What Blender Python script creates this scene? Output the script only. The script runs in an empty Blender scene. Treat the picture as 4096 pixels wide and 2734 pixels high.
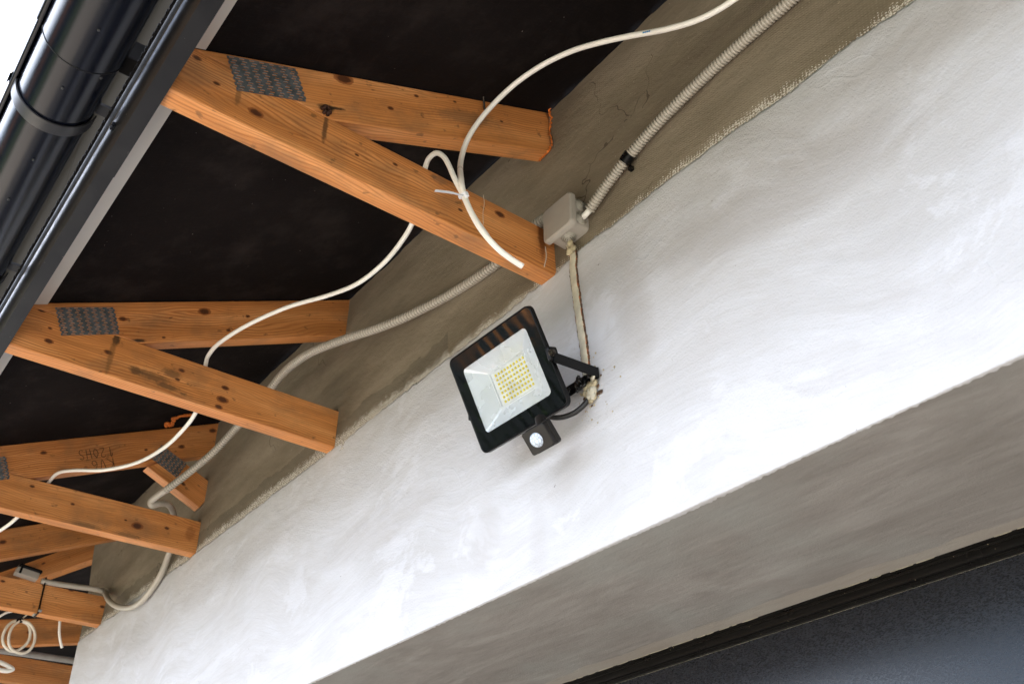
import bpy, bmesh, math, random
from mathutils import Vector, Matrix, noise
random.seed(7)
R = math.radians
scene = bpy.context.scene
col = scene.collection

# ------------------------------------------------------------------ camera
F_PX, CX, CY = 3902.78, 2048.0, 1367.0
RIGHT = Vector((0.6139157, 0.7893015, -0.0105165))
DOWN = Vector((-0.4471388, 0.3367420, -0.8286566))
FWD = Vector((-0.6505186, 0.5134277, 0.5596585))
cam_data = bpy.data.cameras.new('camera')
cam_data.sensor_width = 36.0
cam_data.lens = F_PX / 4096 * 36
cam_data.clip_start = 0.02
cam_data.clip_end = 500
cam = bpy.data.objects.new('camera', cam_data)
col.objects.link(cam)
mw = Matrix.Identity(4)
for i in range(3):
    mw[i][0] = RIGHT[i]; mw[i][1] = -DOWN[i]; mw[i][2] = -FWD[i]
cam.matrix_world = mw
cam_data.dof.use_dof = True
cam_data.dof.focus_distance = 1.95
cam_data.dof.aperture_fstop = 9.0
scene.camera = cam

# ------------------------------------------------------------------ light
SUN_EL, SUN_AZ = 50.0, 76.0          # azimuth measured from +Y (behind the house) towards +X
world = bpy.data.worlds.new('World'); scene.world = world
world.use_nodes = True
wn = world.node_tree; wn.nodes.clear()
out = wn.nodes.new('ShaderNodeOutputWorld'); bg = wn.nodes.new('ShaderNodeBackground')
sky = wn.nodes.new('ShaderNodeTexSky'); sky.sky_type = 'NISHITA'; sky.sun_disc = False
sky.sun_elevation = R(SUN_EL); sky.sun_rotation = R(SUN_AZ)
sky.dust_density = 3.0; sky.air_density = 1.0; sky.ozone_density = 1.0
bg.inputs['Strength'].default_value = 0.15
# bright broken cloud over the blue
tc = wn.nodes.new('ShaderNodeTexCoord'); cn = wn.nodes.new('ShaderNodeTexNoise')
cn.inputs['Scale'].default_value = 2.2; cn.inputs['Detail'].default_value = 6
cr = wn.nodes.new('ShaderNodeValToRGB'); cr.color_ramp.elements[0].position = .42; cr.color_ramp.elements[1].position = .62
mxc = wn.nodes.new('ShaderNodeMix'); mxc.data_type = 'RGBA'
mxc.inputs['B'].default_value = (14.5, 15.5, 17.8, 1)
wn.links.new(tc.outputs['Generated'], cn.inputs['Vector']); wn.links.new(cn.outputs['Fac'], cr.inputs['Fac'])
wn.links.new(cr.outputs['Color'], mxc.inputs['Factor']); wn.links.new(sky.outputs[0], mxc.inputs['A'])
wn.links.new(mxc.outputs['Result'], bg.inputs['Color']); wn.links.new(bg.outputs[0], out.inputs[0])
sun_data = bpy.data.lights.new('sun', 'SUN'); sun_data.energy = 4.5; sun_data.angle = R(0.5)
sun_data.color = (1.0, .965, .91)
sun = bpy.data.objects.new('sun', sun_data); col.objects.link(sun)
sd = Vector((math.sin(R(SUN_AZ)) * math.cos(R(SUN_EL)), math.cos(R(SUN_AZ)) * math.cos(R(SUN_EL)), math.sin(R(SUN_EL))))
sun.rotation_euler = (-sd).to_track_quat('-Z', 'Y').to_euler()
scene.view_settings.view_transform = 'Standard'
scene.view_settings.look = 'None'
scene.view_settings.exposure = 1.95
scene.view_settings.gamma = 1.0
scene.render.engine = 'CYCLES'
scene.cycles.max_bounces = 10
scene.cycles.diffuse_bounces = 6
scene.cycles.sample_clamp_indirect = 8

# ------------------------------------------------------------------ surveying helper
# the place was measured from the photograph: a sight line is met with a KNOWN plane of the building
def sight(px, py):
    return RIGHT * ((px - CX) / F_PX) + DOWN * ((py - CY) / F_PX) + FWD
def at(px, py, axis, val):
    r = sight(px, py); return r * (val / r[axis])
def D(a, b): return a / .57349, b / .57349
T = math.tan(R(24.578))
def roof_z(y): return 1.628 + (y - 1) * T

# ------------------------------------------------------------------ materials
def new_mat(name):
    m = bpy.data.materials.new(name); m.use_nodes = True
    nt = m.node_tree; b = nt.nodes['Principled BSDF']
    return m, nt, b
class NT:
    def __init__(s, nt): s.nt = nt
    def n(s, t, **k):
        x = s.nt.nodes.new(t)
        for a, v in k.items(): setattr(x, a, v)
        return x
    def l(s, a, b): s.nt.links.new(a, b)
    def setin(s, node, key, v):
        if hasattr(v, 'is_linked') or hasattr(v, 'links'): s.l(v, node.inputs[key])
        else: node.inputs[key].default_value = v
    def math(s, op, a, b=None, c=None, clamp=False):
        x = s.n('ShaderNodeMath', operation=op); x.use_clamp = clamp
        s.setin(x, 0, a)
        if b is not None: s.setin(x, 1, b)
        if c is not None: s.setin(x, 2, c)
        return x.outputs[0]
    def coord(s, kind='Object'): return s.n('ShaderNodeTexCoord').outputs[kind]
    def mapping(s, v, scale=(1, 1, 1), rot=(0, 0, 0), loc=(0, 0, 0)):
        x = s.n('ShaderNodeMapping'); s.l(v, x.inputs[0])
        x.inputs['Scale'].default_value = scale; x.inputs['Rotation'].default_value = rot; x.inputs['Location'].default_value = loc
        return x.outputs[0]
    def noise(s, v, scale=5, detail=4, rough=.5, dist=0):
        x = s.n('ShaderNodeTexNoise'); s.l(v, x.inputs['Vector'])
        x.inputs['Scale'].default_value = scale; x.inputs['Detail'].default_value = detail
        x.inputs['Roughness'].default_value = rough; x.inputs['Distortion'].default_value = dist
        return x.outputs['Fac']
    def ramp(s, f, stops):
        x = s.n('ShaderNodeValToRGB'); s.l(f, x.inputs[0]); e = x.color_ramp.elements
        while len(e) < len(stops): e.new(.5)
        for i, (p, c) in enumerate(stops):
            e[i].position = p
            e[i].color = (c, c, c, 1) if isinstance(c, (int, float)) else (*c, 1)
        return x.outputs[0]
    def mix(s, f, a, b, mode='MIX'):
        x = s.n('ShaderNodeMix', data_type='RGBA', blend_type=mode)
        s.setin(x, 'Factor', f)
        for k, v in (('A', a), ('B', b)):
            if isinstance(v, tuple): x.inputs[k].default_value = (*v, 1)
            else: s.l(v, x.inputs[k])
        return x.outputs['Result']
    def bump(s, h, strength=.3, dist=.002, prev=None):
        x = s.n('ShaderNodeBump'); x.inputs['Strength'].default_value = strength; x.inputs['Distance'].default_value = dist
        s.l(h, x.inputs['Height'])
        if prev is not None: s.l(prev, x.inputs['Normal'])
        return x.outputs[0]
    def xyz(s, v):
        x = s.n('ShaderNodeSeparateXYZ'); s.l(v, x.inputs[0]); return x.outputs

def simple(name, color, rough=.5, metal=0.0, var=.08, scale=30, bump=0.0, coat=0.0, bscale=400, specks=None, spec=None):
    m, nt, b = new_mat(name); g = NT(nt)
    v = g.coord()
    f = g.noise(v, scale, 5, .6)
    dark = tuple(c * (1 - var * 2) for c in color); lite = tuple(min(1, c * (1 + var * 2)) for c in color)
    c = g.ramp(f, [(.3, dark), (.7, lite)])
    if specks:
        s1 = g.noise(v, specks[0], 2, .5)
        c = g.mix(g.ramp(s1, [(specks[1], 0), (specks[1] + .03, 1)]), c, specks[2])
    nt.links.new(c, b.inputs['Base Color'])
    b.inputs['Metallic'].default_value = metal
    f2 = g.noise(v, scale * 1.7, 3, .6)
    nt.links.new(g.ramp(f2, [(.3, max(0, rough - .06)), (.7, min(1, rough + .06))]), b.inputs['Roughness'])
    b.inputs['Coat Weight'].default_value = coat
    b.inputs['Coat Roughness'].default_value = .08
    if spec is not None: b.inputs['Specular IOR Level'].default_value = spec
    if bump: nt.links.new(g.bump(g.noise(v, bscale, 2, .5), bump, .001), b.inputs['Normal'])
    return m

def wood(name, knots=(), marks=(), seed=0.0, tint=1.0):
    tint *= 1.34
    """pine, UV in metres: u along the piece, v across it"""
    m, nt, b = new_mat(name); g = NT(nt)
    uv = g.n('ShaderNodeUVMap').outputs[0]
    X = g.xyz(uv); u, v = X[0], X[1]
    # knots: ellipses that push the grain aside
    push = None; core = None; halo = None
    for (ku, kv, kr) in knots:
        du = g.math('SUBTRACT', u, ku); dv = g.math('SUBTRACT', v, kv)
        du2 = g.math('MULTIPLY', g.math('MULTIPLY', du, du), .35)
        d2 = g.math('ADD', du2, g.math('MULTIPLY', dv, dv))
        d2w = g.math('ADD', g.math('MULTIPLY', du2, .22), g.math('MULTIPLY', dv, dv))
        e = g.math('EXPONENT', g.math('MULTIPLY', d2w, -1 / (2 * (kr * 1.9) ** 2)))
        p = g.math('MULTIPLY', g.math('MULTIPLY', e, g.math('SIGN', dv)), kr * 1.3)
        push = p if push is None else g.math('ADD', push, p)
        d = g.math('DIVIDE', g.math('SQRT', d2), kr)
        core = d if core is None else g.math('MINIMUM', core, d)
    comb = g.n('ShaderNodeCombineXYZ'); g.l(u, comb.inputs[0]); g.l(v, comb.inputs[1]); comb.inputs[2].default_value = seed
    P = comb.outputs[0]
    low = g.noise(g.mapping(P, (2.2, 8, 1)), 1.0, 3, .5)
    vv = g.math('ADD', v, g.math('MULTIPLY', low, .085))
    if push is not None: vv = g.math('SUBTRACT', vv, push)
    ph = g.math('MULTIPLY', vv, 2 * math.pi / .0072)
    wv = g.math('SINE', g.math('ADD', ph, g.math('MULTIPLY', g.noise(g.mapping(P, (3, 60, 1)), 1, 3), 3.0)))
    ring = g.math('POWER', g.math('MULTIPLY_ADD', wv, .5, .5), 2.2)
    fine = g.noise(g.mapping(P, (8, 900, 1)), 1, 3, .6)
    mid = g.noise(g.mapping(P, (2.5, 26, 1)), 1, 4, .6)
    base = g.ramp(mid, [(.25, (.34 * tint, .130 * tint, .034 * tint)), (.5, (.50 * tint, .205 * tint, .060 * tint)), (.75, (.63 * tint, .305 * tint, .115 * tint))])
    rvar = g.ramp(g.noise(g.mapping(P, (1.5, 12, 1), loc=(5, 2, 0)), 1, 3), [(.35, .25), (.65, .8)])
    c = g.mix(g.math('MULTIPLY', ring, rvar), base, (.26 * tint, .072 * tint, .012 * tint))
    c = g.mix(g.ramp(fine, [(.35, .28), (.6, 0)]), c, (.16, .055, .015))
    # grime
    gr = g.noise(g.mapping(P, (7, 11, 1), loc=(3, 1, 0)), 1, 6, .65)
    c = g.mix(g.ramp(gr, [(.50, 0), (.72, .50)]), c, (.13, .085, .050))
    gr2 = g.noise(g.mapping(P, (40, 55, 1), loc=(9, 1, 0)), 1, 3, .5)
    c = g.mix(g.ramp(gr2, [(.66, 0), (.72, .55)]), c, (.09, .045, .02))
    if core is not None:
        jig = g.math('ADD', core, g.math('MULTIPLY_ADD', g.noise(P, 160, 3), .5, -.25))
        c = g.mix(g.ramp(jig, [(.0, .5), (.9, .75), (1.3, .35), (2.3, 0)]), c, (.20, .05, .010))
        c = g.mix(g.ramp(jig, [(.0, .9), (.55, .85), (.8, 0)]), c, (.045, .012, .005))
    for (mu, mv, au, av, colr, amt) in marks:       # stains with an outline of their own
        du = g.math('DIVIDE', g.math('SUBTRACT', u, mu), au); dv = g.math('DIVIDE', g.math('SUBTRACT', v, mv), av)
        d = g.math('SQRT', g.math('ADD', g.math('MULTIPLY', du, du), g.math('MULTIPLY', dv, dv)))
        d = g.math('ADD', d, g.math('MULTIPLY_ADD', g.noise(P, 90, 4, .7), 1.2, -.6))
        c = g.mix(g.ramp(d, [(.5, amt), (1.0, 0)]), c, colr)
    nt.links.new(c, b.inputs['Base Color'])
    b.inputs['Roughness'].default_value = .52
    h = g.math('ADD', g.math('MULTIPLY', fine, .6), g.math('MULTIPLY', ring, -.5))
    nt.links.new(g.bump(h, .35, .0006), b.inputs['Normal'])
    return m

def plaster_grey():
    m, nt, b = new_mat('grey_adhesive_plaster'); g = NT(nt)
    v = g.coord()
    n1 = g.noise(g.mapping(v, (1.2, 1, 4)), 2.2, 5, .6)
    c = g.ramp(n1, [(.3, (.135, .107, .070)), (.5, (.200, .163, .112)), (.72, (.27, .225, .163))])
    sm = g.noise(g.mapping(v, (1, 1, 2.2), rot=(0, R(35), 0)), 9, 6, .7)
    c = g.mix(g.ramp(sm, [(.55, 0), (.75, .45)]), c, (.13, .10, .07))
    X = g.xyz(v)
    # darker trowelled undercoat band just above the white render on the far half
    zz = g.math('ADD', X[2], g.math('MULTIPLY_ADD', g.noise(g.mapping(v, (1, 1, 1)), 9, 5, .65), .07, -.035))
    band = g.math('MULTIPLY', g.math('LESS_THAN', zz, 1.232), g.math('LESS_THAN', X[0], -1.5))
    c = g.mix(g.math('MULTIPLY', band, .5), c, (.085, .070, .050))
    # fibreglass mesh showing through
    rv = g.mapping(v, (1, 1, 1), rot=(0, R(-7), 0)); RX = g.xyz(rv)
    gx = g.math('SINE', g.math('MULTIPLY', RX[0], 2 * math.pi / .0062)); gz = g.math('SINE', g.math('MULTIPLY', RX[2], 2 * math.pi / .0052))
    grid = g.math('MULTIPLY', g.math('MULTIPLY_ADD', gx, .5, .5), g.math('MULTIPLY_ADD', gz, .5, .5))
    patch = g.ramp(g.noise(v, 4.5, 4, .6), [(.42, 0), (.56, 1)])
    c = g.mix(g.math('MULTIPLY', g.math('MULTIPLY', grid, patch), .22), c, (.36, .29, .20))
    # dry-brush fringe of white paint
    fr = g.noise(g.mapping(v, (1, 1, 1)), 420, 2, .5); fr2 = g.noise(g.mapping(v, (1, 1, .6)), 22, 4, .7)
    hump = g.math('EXPONENT', g.math('MULTIPLY', g.math('POWER', g.math('ABSOLUTE', g.math('ADD', X[0], .74)), 2.0), -28))
    lim = g.math('ADD', g.math('MULTIPLY_ADD', fr2, .060, 1.163), g.math('MULTIPLY', hump, .018))
    near = g.ramp(g.math('MULTIPLY_ADD', g.math('SUBTRACT', lim, X[2]), 30, .5), [(.3, 0), (.9, 1)])
    spot = g.math('GREATER_THAN', g.math('ADD', g.math('MULTIPLY', grid, .25), g.math('ADD', fr, g.math('MULTIPLY', near, .30))), .84)
    c = g.mix(g.math('MULTIPLY', spot, g.math('GREATER_THAN', near, .15)), c, (.66, .62, .56))
    # white scratches / crumbs
    cr_ = g.noise(v, 240, 2, .5); c = g.mix(g.ramp(cr_, [(.73, 0), (.75, .7)]), c, (.5, .42, .32))
    # hairline cracks
    vo = g.n('ShaderNodeTexVoronoi', feature='DISTANCE_TO_EDGE'); vo.inputs['Scale'].default_value = 3.1
    dv = g.n('ShaderNodeVectorMath', operation='ADD'); nn = g.n('ShaderNodeTexNoise'); nn.inputs['Scale'].default_value = 12; g.l(v, nn.inputs['Vector'])
    sc = g.n('ShaderNodeVectorMath', operation='SCALE'); g.l(nn.outputs['Color'], sc.inputs[0]); sc.inputs['Scale'].default_value = .16
    g.l(v, dv.inputs[0]); g.l(sc.outputs[0], dv.inputs[1]); g.l(dv.outputs[0], vo.inputs['Vector'])
    crack = g.math('MULTIPLY', g.math('LESS_THAN', vo.outputs['Distance'], .0035), g.math('GREATER_THAN', g.noise(v, 3.3, 2), .56))
    c = g.mix(g.math('MULTIPLY', crack, .75), c, (.05, .035, .02))
    nt.links.new(c, b.inputs['Base Color']); b.inputs['Roughness'].default_value = .9
    h = g.math('ADD', g.math('MULTIPLY', g.math('MULTIPLY', grid, patch), .25), g.math('ADD', g.math('MULTIPLY', sm, 2.5), g.math('MULTIPLY', g.noise(v, 180, 4, .7), .5)))
    nt.links.new(g.bump(h, .6, .003), b.inputs['Normal'])
    return m

def render_white():
    m, nt, b = new_mat('brushed_white_render'); g = NT(nt)
    v = g.coord()
    wt = g.n('ShaderNodeTexNoise'); wt.inputs['Scale'].default_value = 1.7; wt.inputs['Detail'].default_value = 2; g.l(v, wt.inputs['Vector'])
    w1 = g.n('ShaderNodeVectorMath', operation='SUBTRACT'); g.l(wt.outputs['Color'], w1.inputs[0]); w1.inputs[1].default_value = (.5, .5, .5)
    w2 = g.n('ShaderNodeVectorMath', operation='SCALE'); g.l(w1.outputs[0], w2.inputs[0]); w2.inputs['Scale'].default_value = .38
    w3 = g.n('ShaderNodeVectorMath', operation='ADD'); g.l(v, w3.inputs[0]); g.l(w2.outputs[0], w3.inputs[1]); wv = w3.outputs[0]
    def stroke(ang, s, loc): return g.noise(g.mapping(wv, s, rot=(0, R(ang), 0), loc=loc), 1.0, 6, .68, .5)
    s1 = stroke(6, (3.2, 1, 15), (0, 0, 0)); s2 = stroke(-28, (4, 1, 18), (4, 0, 1)); s3 = stroke(78, (3.5, 1, 22), (1, 0, 7)); s4 = stroke(0, (9, 1, 210), (1, 0, 7))
    area = g.ramp(g.noise(v, 2.1, 4, .6), [(.42, 0), (.6, 1)])
    area2 = g.ramp(g.noise(g.mapping(v, loc=(5, 0, 3)), 2.6, 4, .6), [(.5, 0), (.62, 1)])
    st = g.math('ADD', g.math('MULTIPLY', s1, g.math('SUBTRACT', 1, area)), g.math('MULTIPLY', s2, area))
    c = g.ramp(st, [(.30, (.50, .49, .50)), (.48, (.56, .56, .582)), (.66, (.605, .612, .65))])
    c = g.mix(g.math('MULTIPLY', area2, g.ramp(s3, [(.45, 0), (.62, .32)])), c, (.50, .50, .515))
    blot = g.noise(g.mapping(v, (1, 1, 1.8), rot=(0, R(-18), 0), loc=(2, 0, 9)), 2.6, 5, .6, .8)
    c = g.mix(g.ramp(blot, [(.50, 0), (.72, .42)]), c, (.44, .435, .435))
    c = g.mix(g.ramp(s4, [(.46, 0), (.72, .42)]), c, (.45, .44, .44))
    hair = g.noise(g.mapping(wv, (14, 1, 130), rot=(0, R(-32), 0)), 1.0, 4, .7)
    c = g.mix(g.math('MULTIPLY', area, g.ramp(hair, [(.46, 0), (.7, .34)])), c, (.46, .455, .455))
    brt = g.noise(g.mapping(wv, (1, 1, 1.5), loc=(8, 0, 4)), 4.2, 5, .7, .3)
    c = g.mix(g.ramp(brt, [(.55, 0), (.6, .5)]), c, (.63, .638, .68))
    X = g.xyz(v)
    # sweeps of thin greyer paint, with some of the upper wall's shading painted in
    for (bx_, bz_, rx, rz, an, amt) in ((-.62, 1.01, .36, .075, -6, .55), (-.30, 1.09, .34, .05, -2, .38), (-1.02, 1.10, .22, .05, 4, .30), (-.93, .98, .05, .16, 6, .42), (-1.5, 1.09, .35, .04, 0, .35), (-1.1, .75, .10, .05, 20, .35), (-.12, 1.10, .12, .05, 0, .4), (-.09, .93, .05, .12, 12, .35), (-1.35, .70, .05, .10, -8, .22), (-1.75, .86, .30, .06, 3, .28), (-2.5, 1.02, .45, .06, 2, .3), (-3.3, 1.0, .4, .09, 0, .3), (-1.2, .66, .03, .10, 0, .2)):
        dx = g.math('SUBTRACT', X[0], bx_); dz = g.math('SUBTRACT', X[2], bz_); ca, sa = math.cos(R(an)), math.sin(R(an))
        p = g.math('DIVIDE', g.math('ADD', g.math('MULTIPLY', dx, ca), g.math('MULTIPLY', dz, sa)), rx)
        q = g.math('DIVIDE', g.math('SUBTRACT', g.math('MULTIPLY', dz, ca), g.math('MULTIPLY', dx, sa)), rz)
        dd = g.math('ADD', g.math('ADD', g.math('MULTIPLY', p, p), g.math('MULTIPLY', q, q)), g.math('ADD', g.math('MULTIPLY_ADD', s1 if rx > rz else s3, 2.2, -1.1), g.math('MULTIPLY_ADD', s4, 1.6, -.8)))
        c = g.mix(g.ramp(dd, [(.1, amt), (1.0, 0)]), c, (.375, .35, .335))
    sp = g.noise(v, 95, 2, .5); c = g.mix(g.ramp(sp, [(.775, 0), (.785, .8)]), c, (.16, .13, .11))
    nt.links.new(c, b.inputs['Base Color']); b.inputs['Roughness'].default_value = .75
    h = g.math('ADD', g.math('ADD', st, g.math('MULTIPLY', g.ramp(brt, [(.54, 0), (.62, 1)]), .14)), g.math('ADD', g.math('MULTIPLY', g.math('MULTIPLY', s3, area2), 1.5), g.math('MULTIPLY', s4, .22)))
    h = g.math('ADD', h, g.math('ADD', g.math('MULTIPLY', g.noise(v, 260, 4, .75), 1.0), g.math('MULTIPLY', g.noise(v, 70, 3, .6), .5)))
    # ridges left where two trowel passes meet
    rd = g.noise(g.mapping(v, (1.0, 1, 1), loc=(7, 0, 2)), 3.0, 3, .55, .4)
    ridge = g.ramp(rd, [(.495, 0), (.5, 1), (.512, .2), (.53, 0)])
    h = g.math('ADD', h, g.math('MULTIPLY', g.math('MULTIPLY', ridge, area2), .30))
    nt.links.new(g.bump(h, .62, .0030), b.inputs['Normal'])
    return m

def lintel_grey():
    m, nt, b = new_mat('grey_lintel_plaster'); g = NT(nt)
    v = g.coord()
    s1 = g.noise(g.mapping(v, (1.6, 6, 1), rot=(0, 0, R(9))), 1.3, 6, .7, .9)
    c = g.ramp(s1, [(.3, (.235, .218, .200)), (.5, (.295, .278, .260)), (.7, (.37, .355, .338))])
    s2 = g.noise(g.mapping(v, (6, 30, 1), rot=(0, 0, R(-7))), 1.0, 5, .65)
    c = g.mix(g.ramp(s2, [(.45, 0), (.75, .5)]), c, (.19, .178, .162))
    s3 = g.noise(g.mapping(v, loc=(3, 1, 0)), 2.4, 5, .6); c = g.mix(g.ramp(s3, [(.46, 0), (.62, .65)]), c, (.335, .345, .33))
    X = g.xyz(v)
    edge = g.math('GREATER_THAN', g.math('ADD', X[1], g.math('MULTIPLY', g.noise(v, 4, 4, .6), .08)), 1.455)
    c = g.mix(g.math('MULTIPLY', edge, .35), c, (.46, .40, .33))
    nt.links.new(c, b.inputs['Base Color']); b.inputs['Roughness'].default_value = .85
    h = g.math('ADD', g.math('MULTIPLY', s2, 1.5), g.math('MULTIPLY', g.noise(v, 260, 4, .7), .5))
    nt.links.new(g.bump(h, .55, .0022), b.inputs['Normal'])
    return m

def membrane():
    m, nt, b = new_mat('black_roof_membrane'); g = NT(nt)
    v = g.coord()
    n1 = g.noise(v, 3.5, 5, .6)
    c = g.ramp(n1, [(.3, (.0065, .0052, .0052)), (.7, (.0125, .0100, .0095))])
    fib = g.noise(g.mapping(v, (420, 60, 60)), 1.0, 3, .6); fib2 = g.noise(g.mapping(v, (50, 500, 400)), 1.0, 3, .6)
    c = g.mix(g.ramp(g.math('MAXIMUM', fib, fib2), [(.55, 0), (.8, .45)]), c, (.026, .020, .018))
    d = g.noise(v, 7, 5, .7); c = g.mix(g.ramp(d, [(.50, 0), (.75, .6)]), c, (.030, .024, .022))
    sp = g.noise(v, 110, 2, .5); c = g.mix(g.ramp(sp, [(.775, 0), (.79, .6)]), c, (.32, .29, .26))
    nt.links.new(c, b.inputs['Base Color']); b.inputs['Roughness'].default_value = .8
    b.inputs['Specular IOR Level'].default_value = .04
    wav = g.noise(v, 2.5, 3, .5)
    nt.links.new(g.bump(g.math('ADD', g.math('MULTIPLY', fib, .3), g.math('MULTIPLY', wav, 6)), .5, .003), b.inputs['Normal'])
    return m

def panel_mat():
    m, nt, b = new_mat('anthracite_woodgrain_foil'); g = NT(nt)
    v = g.coord()
    gr = g.noise(g.mapping(v, (240, 1, 620)), 1.0, 2, .6, 0)
    c = g.ramp(gr, [(.35, (.0040, .0048, .0075)), (.65, (.0130, .0160, .0235))])
    nt.links.new(c, b.inputs['Base Color'])
    nt.links.new(g.ramp(gr, [(.3, .20), (.7, .36)]), b.inputs['Roughness'])
    b.inputs['Specular IOR Level'].default_value = .6
    return m

def glass_mat(name, tint=(1, 1, 1), rough=.02, base_mix=.07):
    m, nt, b = new_mat(name); g = NT(nt); nt.nodes.remove(b)
    o = nt.nodes['Material Output']
    tr = g.n('ShaderNodeBsdfTransparent'); tr.inputs[0].default_value = (*tint, 1)
    gl = g.n('ShaderNodeBsdfGlossy'); gl.inputs['Roughness'].default_value = rough
    fr = g.n('ShaderNodeFresnel'); fr.inputs['IOR'].default_value = 1.5
    f = g.math('ADD', fr.outputs[0], base_mix, clamp=True)
    mx = g.n('ShaderNodeMixShader'); g.l(f, mx.inputs[0]); g.l(tr.outputs[0], mx.inputs[1]); g.l(gl.outputs[0], mx.inputs[2])
    g.l(mx.outputs[0], o.inputs[0])
    return m

MT = dict(
    membrane=membrane(), plaster=plaster_grey(), white=render_white(), lintel=lintel_grey(), panel=panel_mat(),
    gutter=simple('glossy_black_coated_steel', (.0030, .0040, .0080), .11, 0, .1, 8, .08, 0, 1400, None, .26),
    strap=simple('satin_black_steel', (.014, .014, .016), .38, 0, .1, 30),
    flash=simple('dark_grey_coated_sheet', (.0070, .0066, .0075), .34, 0, .15, 14, .10, 0, 900, (170, .735, (.12, .11, .10)), .42),
    groove=simple('black_rubber', (.004, .004, .0045), .6, 0, .1, 30, 0, 0, 400, None, .2),
    comb=simple('black_brushed_comb', (.006, .0055, .0055), .8, 0, .1, 30, 0, 0, 400, None, .1),
    strip=simple('light_grey_eaves_sheet', (.60, .57, .52), .45, 0, .03, 5),
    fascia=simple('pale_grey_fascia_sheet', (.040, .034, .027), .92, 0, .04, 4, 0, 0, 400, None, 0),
    tile=simple('dark_roof_tile', (.05, .04, .04), .6),
    pvc=simple('grey_pvc', (.35, .32, .28), .42, 0, .03, 20, .05),
    conduit=simple('grey_corrugated_pvc', (.42, .385, .33), .38, 0, .04, 9),
    cable=simple('white_cable_sheath', (.86, .83, .77), .32, 0, .02, 9),
    tie=simple('white_nylon', (.80, .82, .88), .35, 0, .03, 40),
    steel=simple('galvanised_steel', (.15, .17, .18), .48, .55, .2, 60, .1),
    slip=simple('bright_cut_zinc', (.42, .42, .40), .35, .6, .1, 60),
    nut=simple('bright_steel', (.085, .075, .064), .25, .9, .1, 60),
    black=simple('satin_black_aluminium', (.0035, .0035, .004), .33, 0, .1, 30, .12, 0, 1500, None, .16),
    blackgloss=simple('black_printed_glass', (.003, .0032, .004), .02, 0, .05, 10, 0, 0, 400, None, .65),
    rubber=simple('black_cable_rubber', (.012, .012, .012), .45),
    sensorblack=simple('sensor_black_plastic', (.0070, .0055, .0045), .42, 0, .05, 30, .08, 0, 1200, None, .3),
    reflector=simple('satin_reflector', (.82, .87, .94), .28, .28, .02, 10),
    pcb=simple('white_circuit_board', (.80, .84, .88), .4),
    led=simple('yellow_phosphor', (.90, .74, .05), .4),
    trace=simple('pale_trace', (.45, .46, .45), .4),
    lens=simple('milky_lens', (.62, .70, .82), .18, 0, .05, 40),
    foam=simple('cream_mounting_foam', (.46, .39, .25), .7, 0, .2, 60, .6, 0, 220),
    foampale=simple('pale_cut_foam', (.52, .48, .375), .7, 0, .10, 50, .35, 0, 300),
    brick=simple('orange_brick_dust', (.36, .11, .035), .9, 0, .3, 120, .6, 0, 300),
    crumb=simple('broken_brown_plaster', (.10, .055, .030), .95, 0, .4, 90, .8, 0, 200),
    orange=simple('orange_foam', (.62, .16, .02), .7, 0, .25, 70, .5, 0, 200),
    char=simple('black_sealant', (.010, .010, .010), .25, 0, .1, 80, .8, 0, 120),
    ink=simple('dark_ink', (.03, .018, .01), .8),
    chalk=simple('chalk', (.62, .52, .42), .9),
    greywire=simple('grey_pipe', (.26, .25, .24), .45),
    ring=simple('grommet_grey', (.34, .32, .27), .5),
    paving=simple('concrete_paving', (.36, .315, .26), .85, 0, .12, 1.5),
    dark_strip=simple('dark_reflection_ground', (.12, .11, .10), .85, 0, .15, 12),
    lawn=simple('lawn', (.045, .065, .025), .9, 0, .25, 3),
    fence=simple('dark_green_fence', (.018, .026, .022), .5),
    leaf=simple('hedge_leaf', (.05, .09, .02), .6, 0, .4, 6),
    clay=simple('orange_house_render', (.45, .18, .05), .8),
    pane=simple('window_pane', (.05, .06, .08), .05),
    bluemark=simple('blue_print', (.05, .25, .55), .5),
)

# ------------------------------------------------------------------ mesh helpers
def link(o, parent=None):
    col.objects.link(o)
    if parent: o.parent = parent
    return o
def tag(o, label=None, cat=None, group=None, kind=None):
    if label: o['label'] = label
    if cat: o['category'] = cat
    if group: o['group'] = group
    if kind: o['kind'] = kind
    return o
def empty(name, loc=(0, 0, 0)):
    e = bpy.data.objects.new(name, None); e.empty_display_size = .05; e['_l'] = tuple(loc)
    col.objects.link(e); e.location = loc
    return e
def mesh(name, verts, faces, mat, parent=None, smooth=False, uvs=None, auto=None):
    me = bpy.data.meshes.new(name); me.from_pydata([tuple(v) for v in verts], [], faces)
    me.materials.append(mat)
    if uvs:
        l = me.uv_layers.new(name='UVMap')
        for i, uv in enumerate(uvs): l.data[i].uv = uv
    if smooth:
        for p in me.polygons: p.use_smooth = True
    me.update()
    o = bpy.data.objects.new(name, me)
    link(o, parent)
    if parent is not None: o.matrix_parent_inverse = Matrix.Translation(-Vector(parent['_l'])) if parent.type == 'EMPTY' else Matrix.Identity(4)
    if auto:
        me.set_sharp_from_angle(angle=R(auto)) if hasattr(me, 'set_sharp_from_angle') else None
    return o
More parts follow.
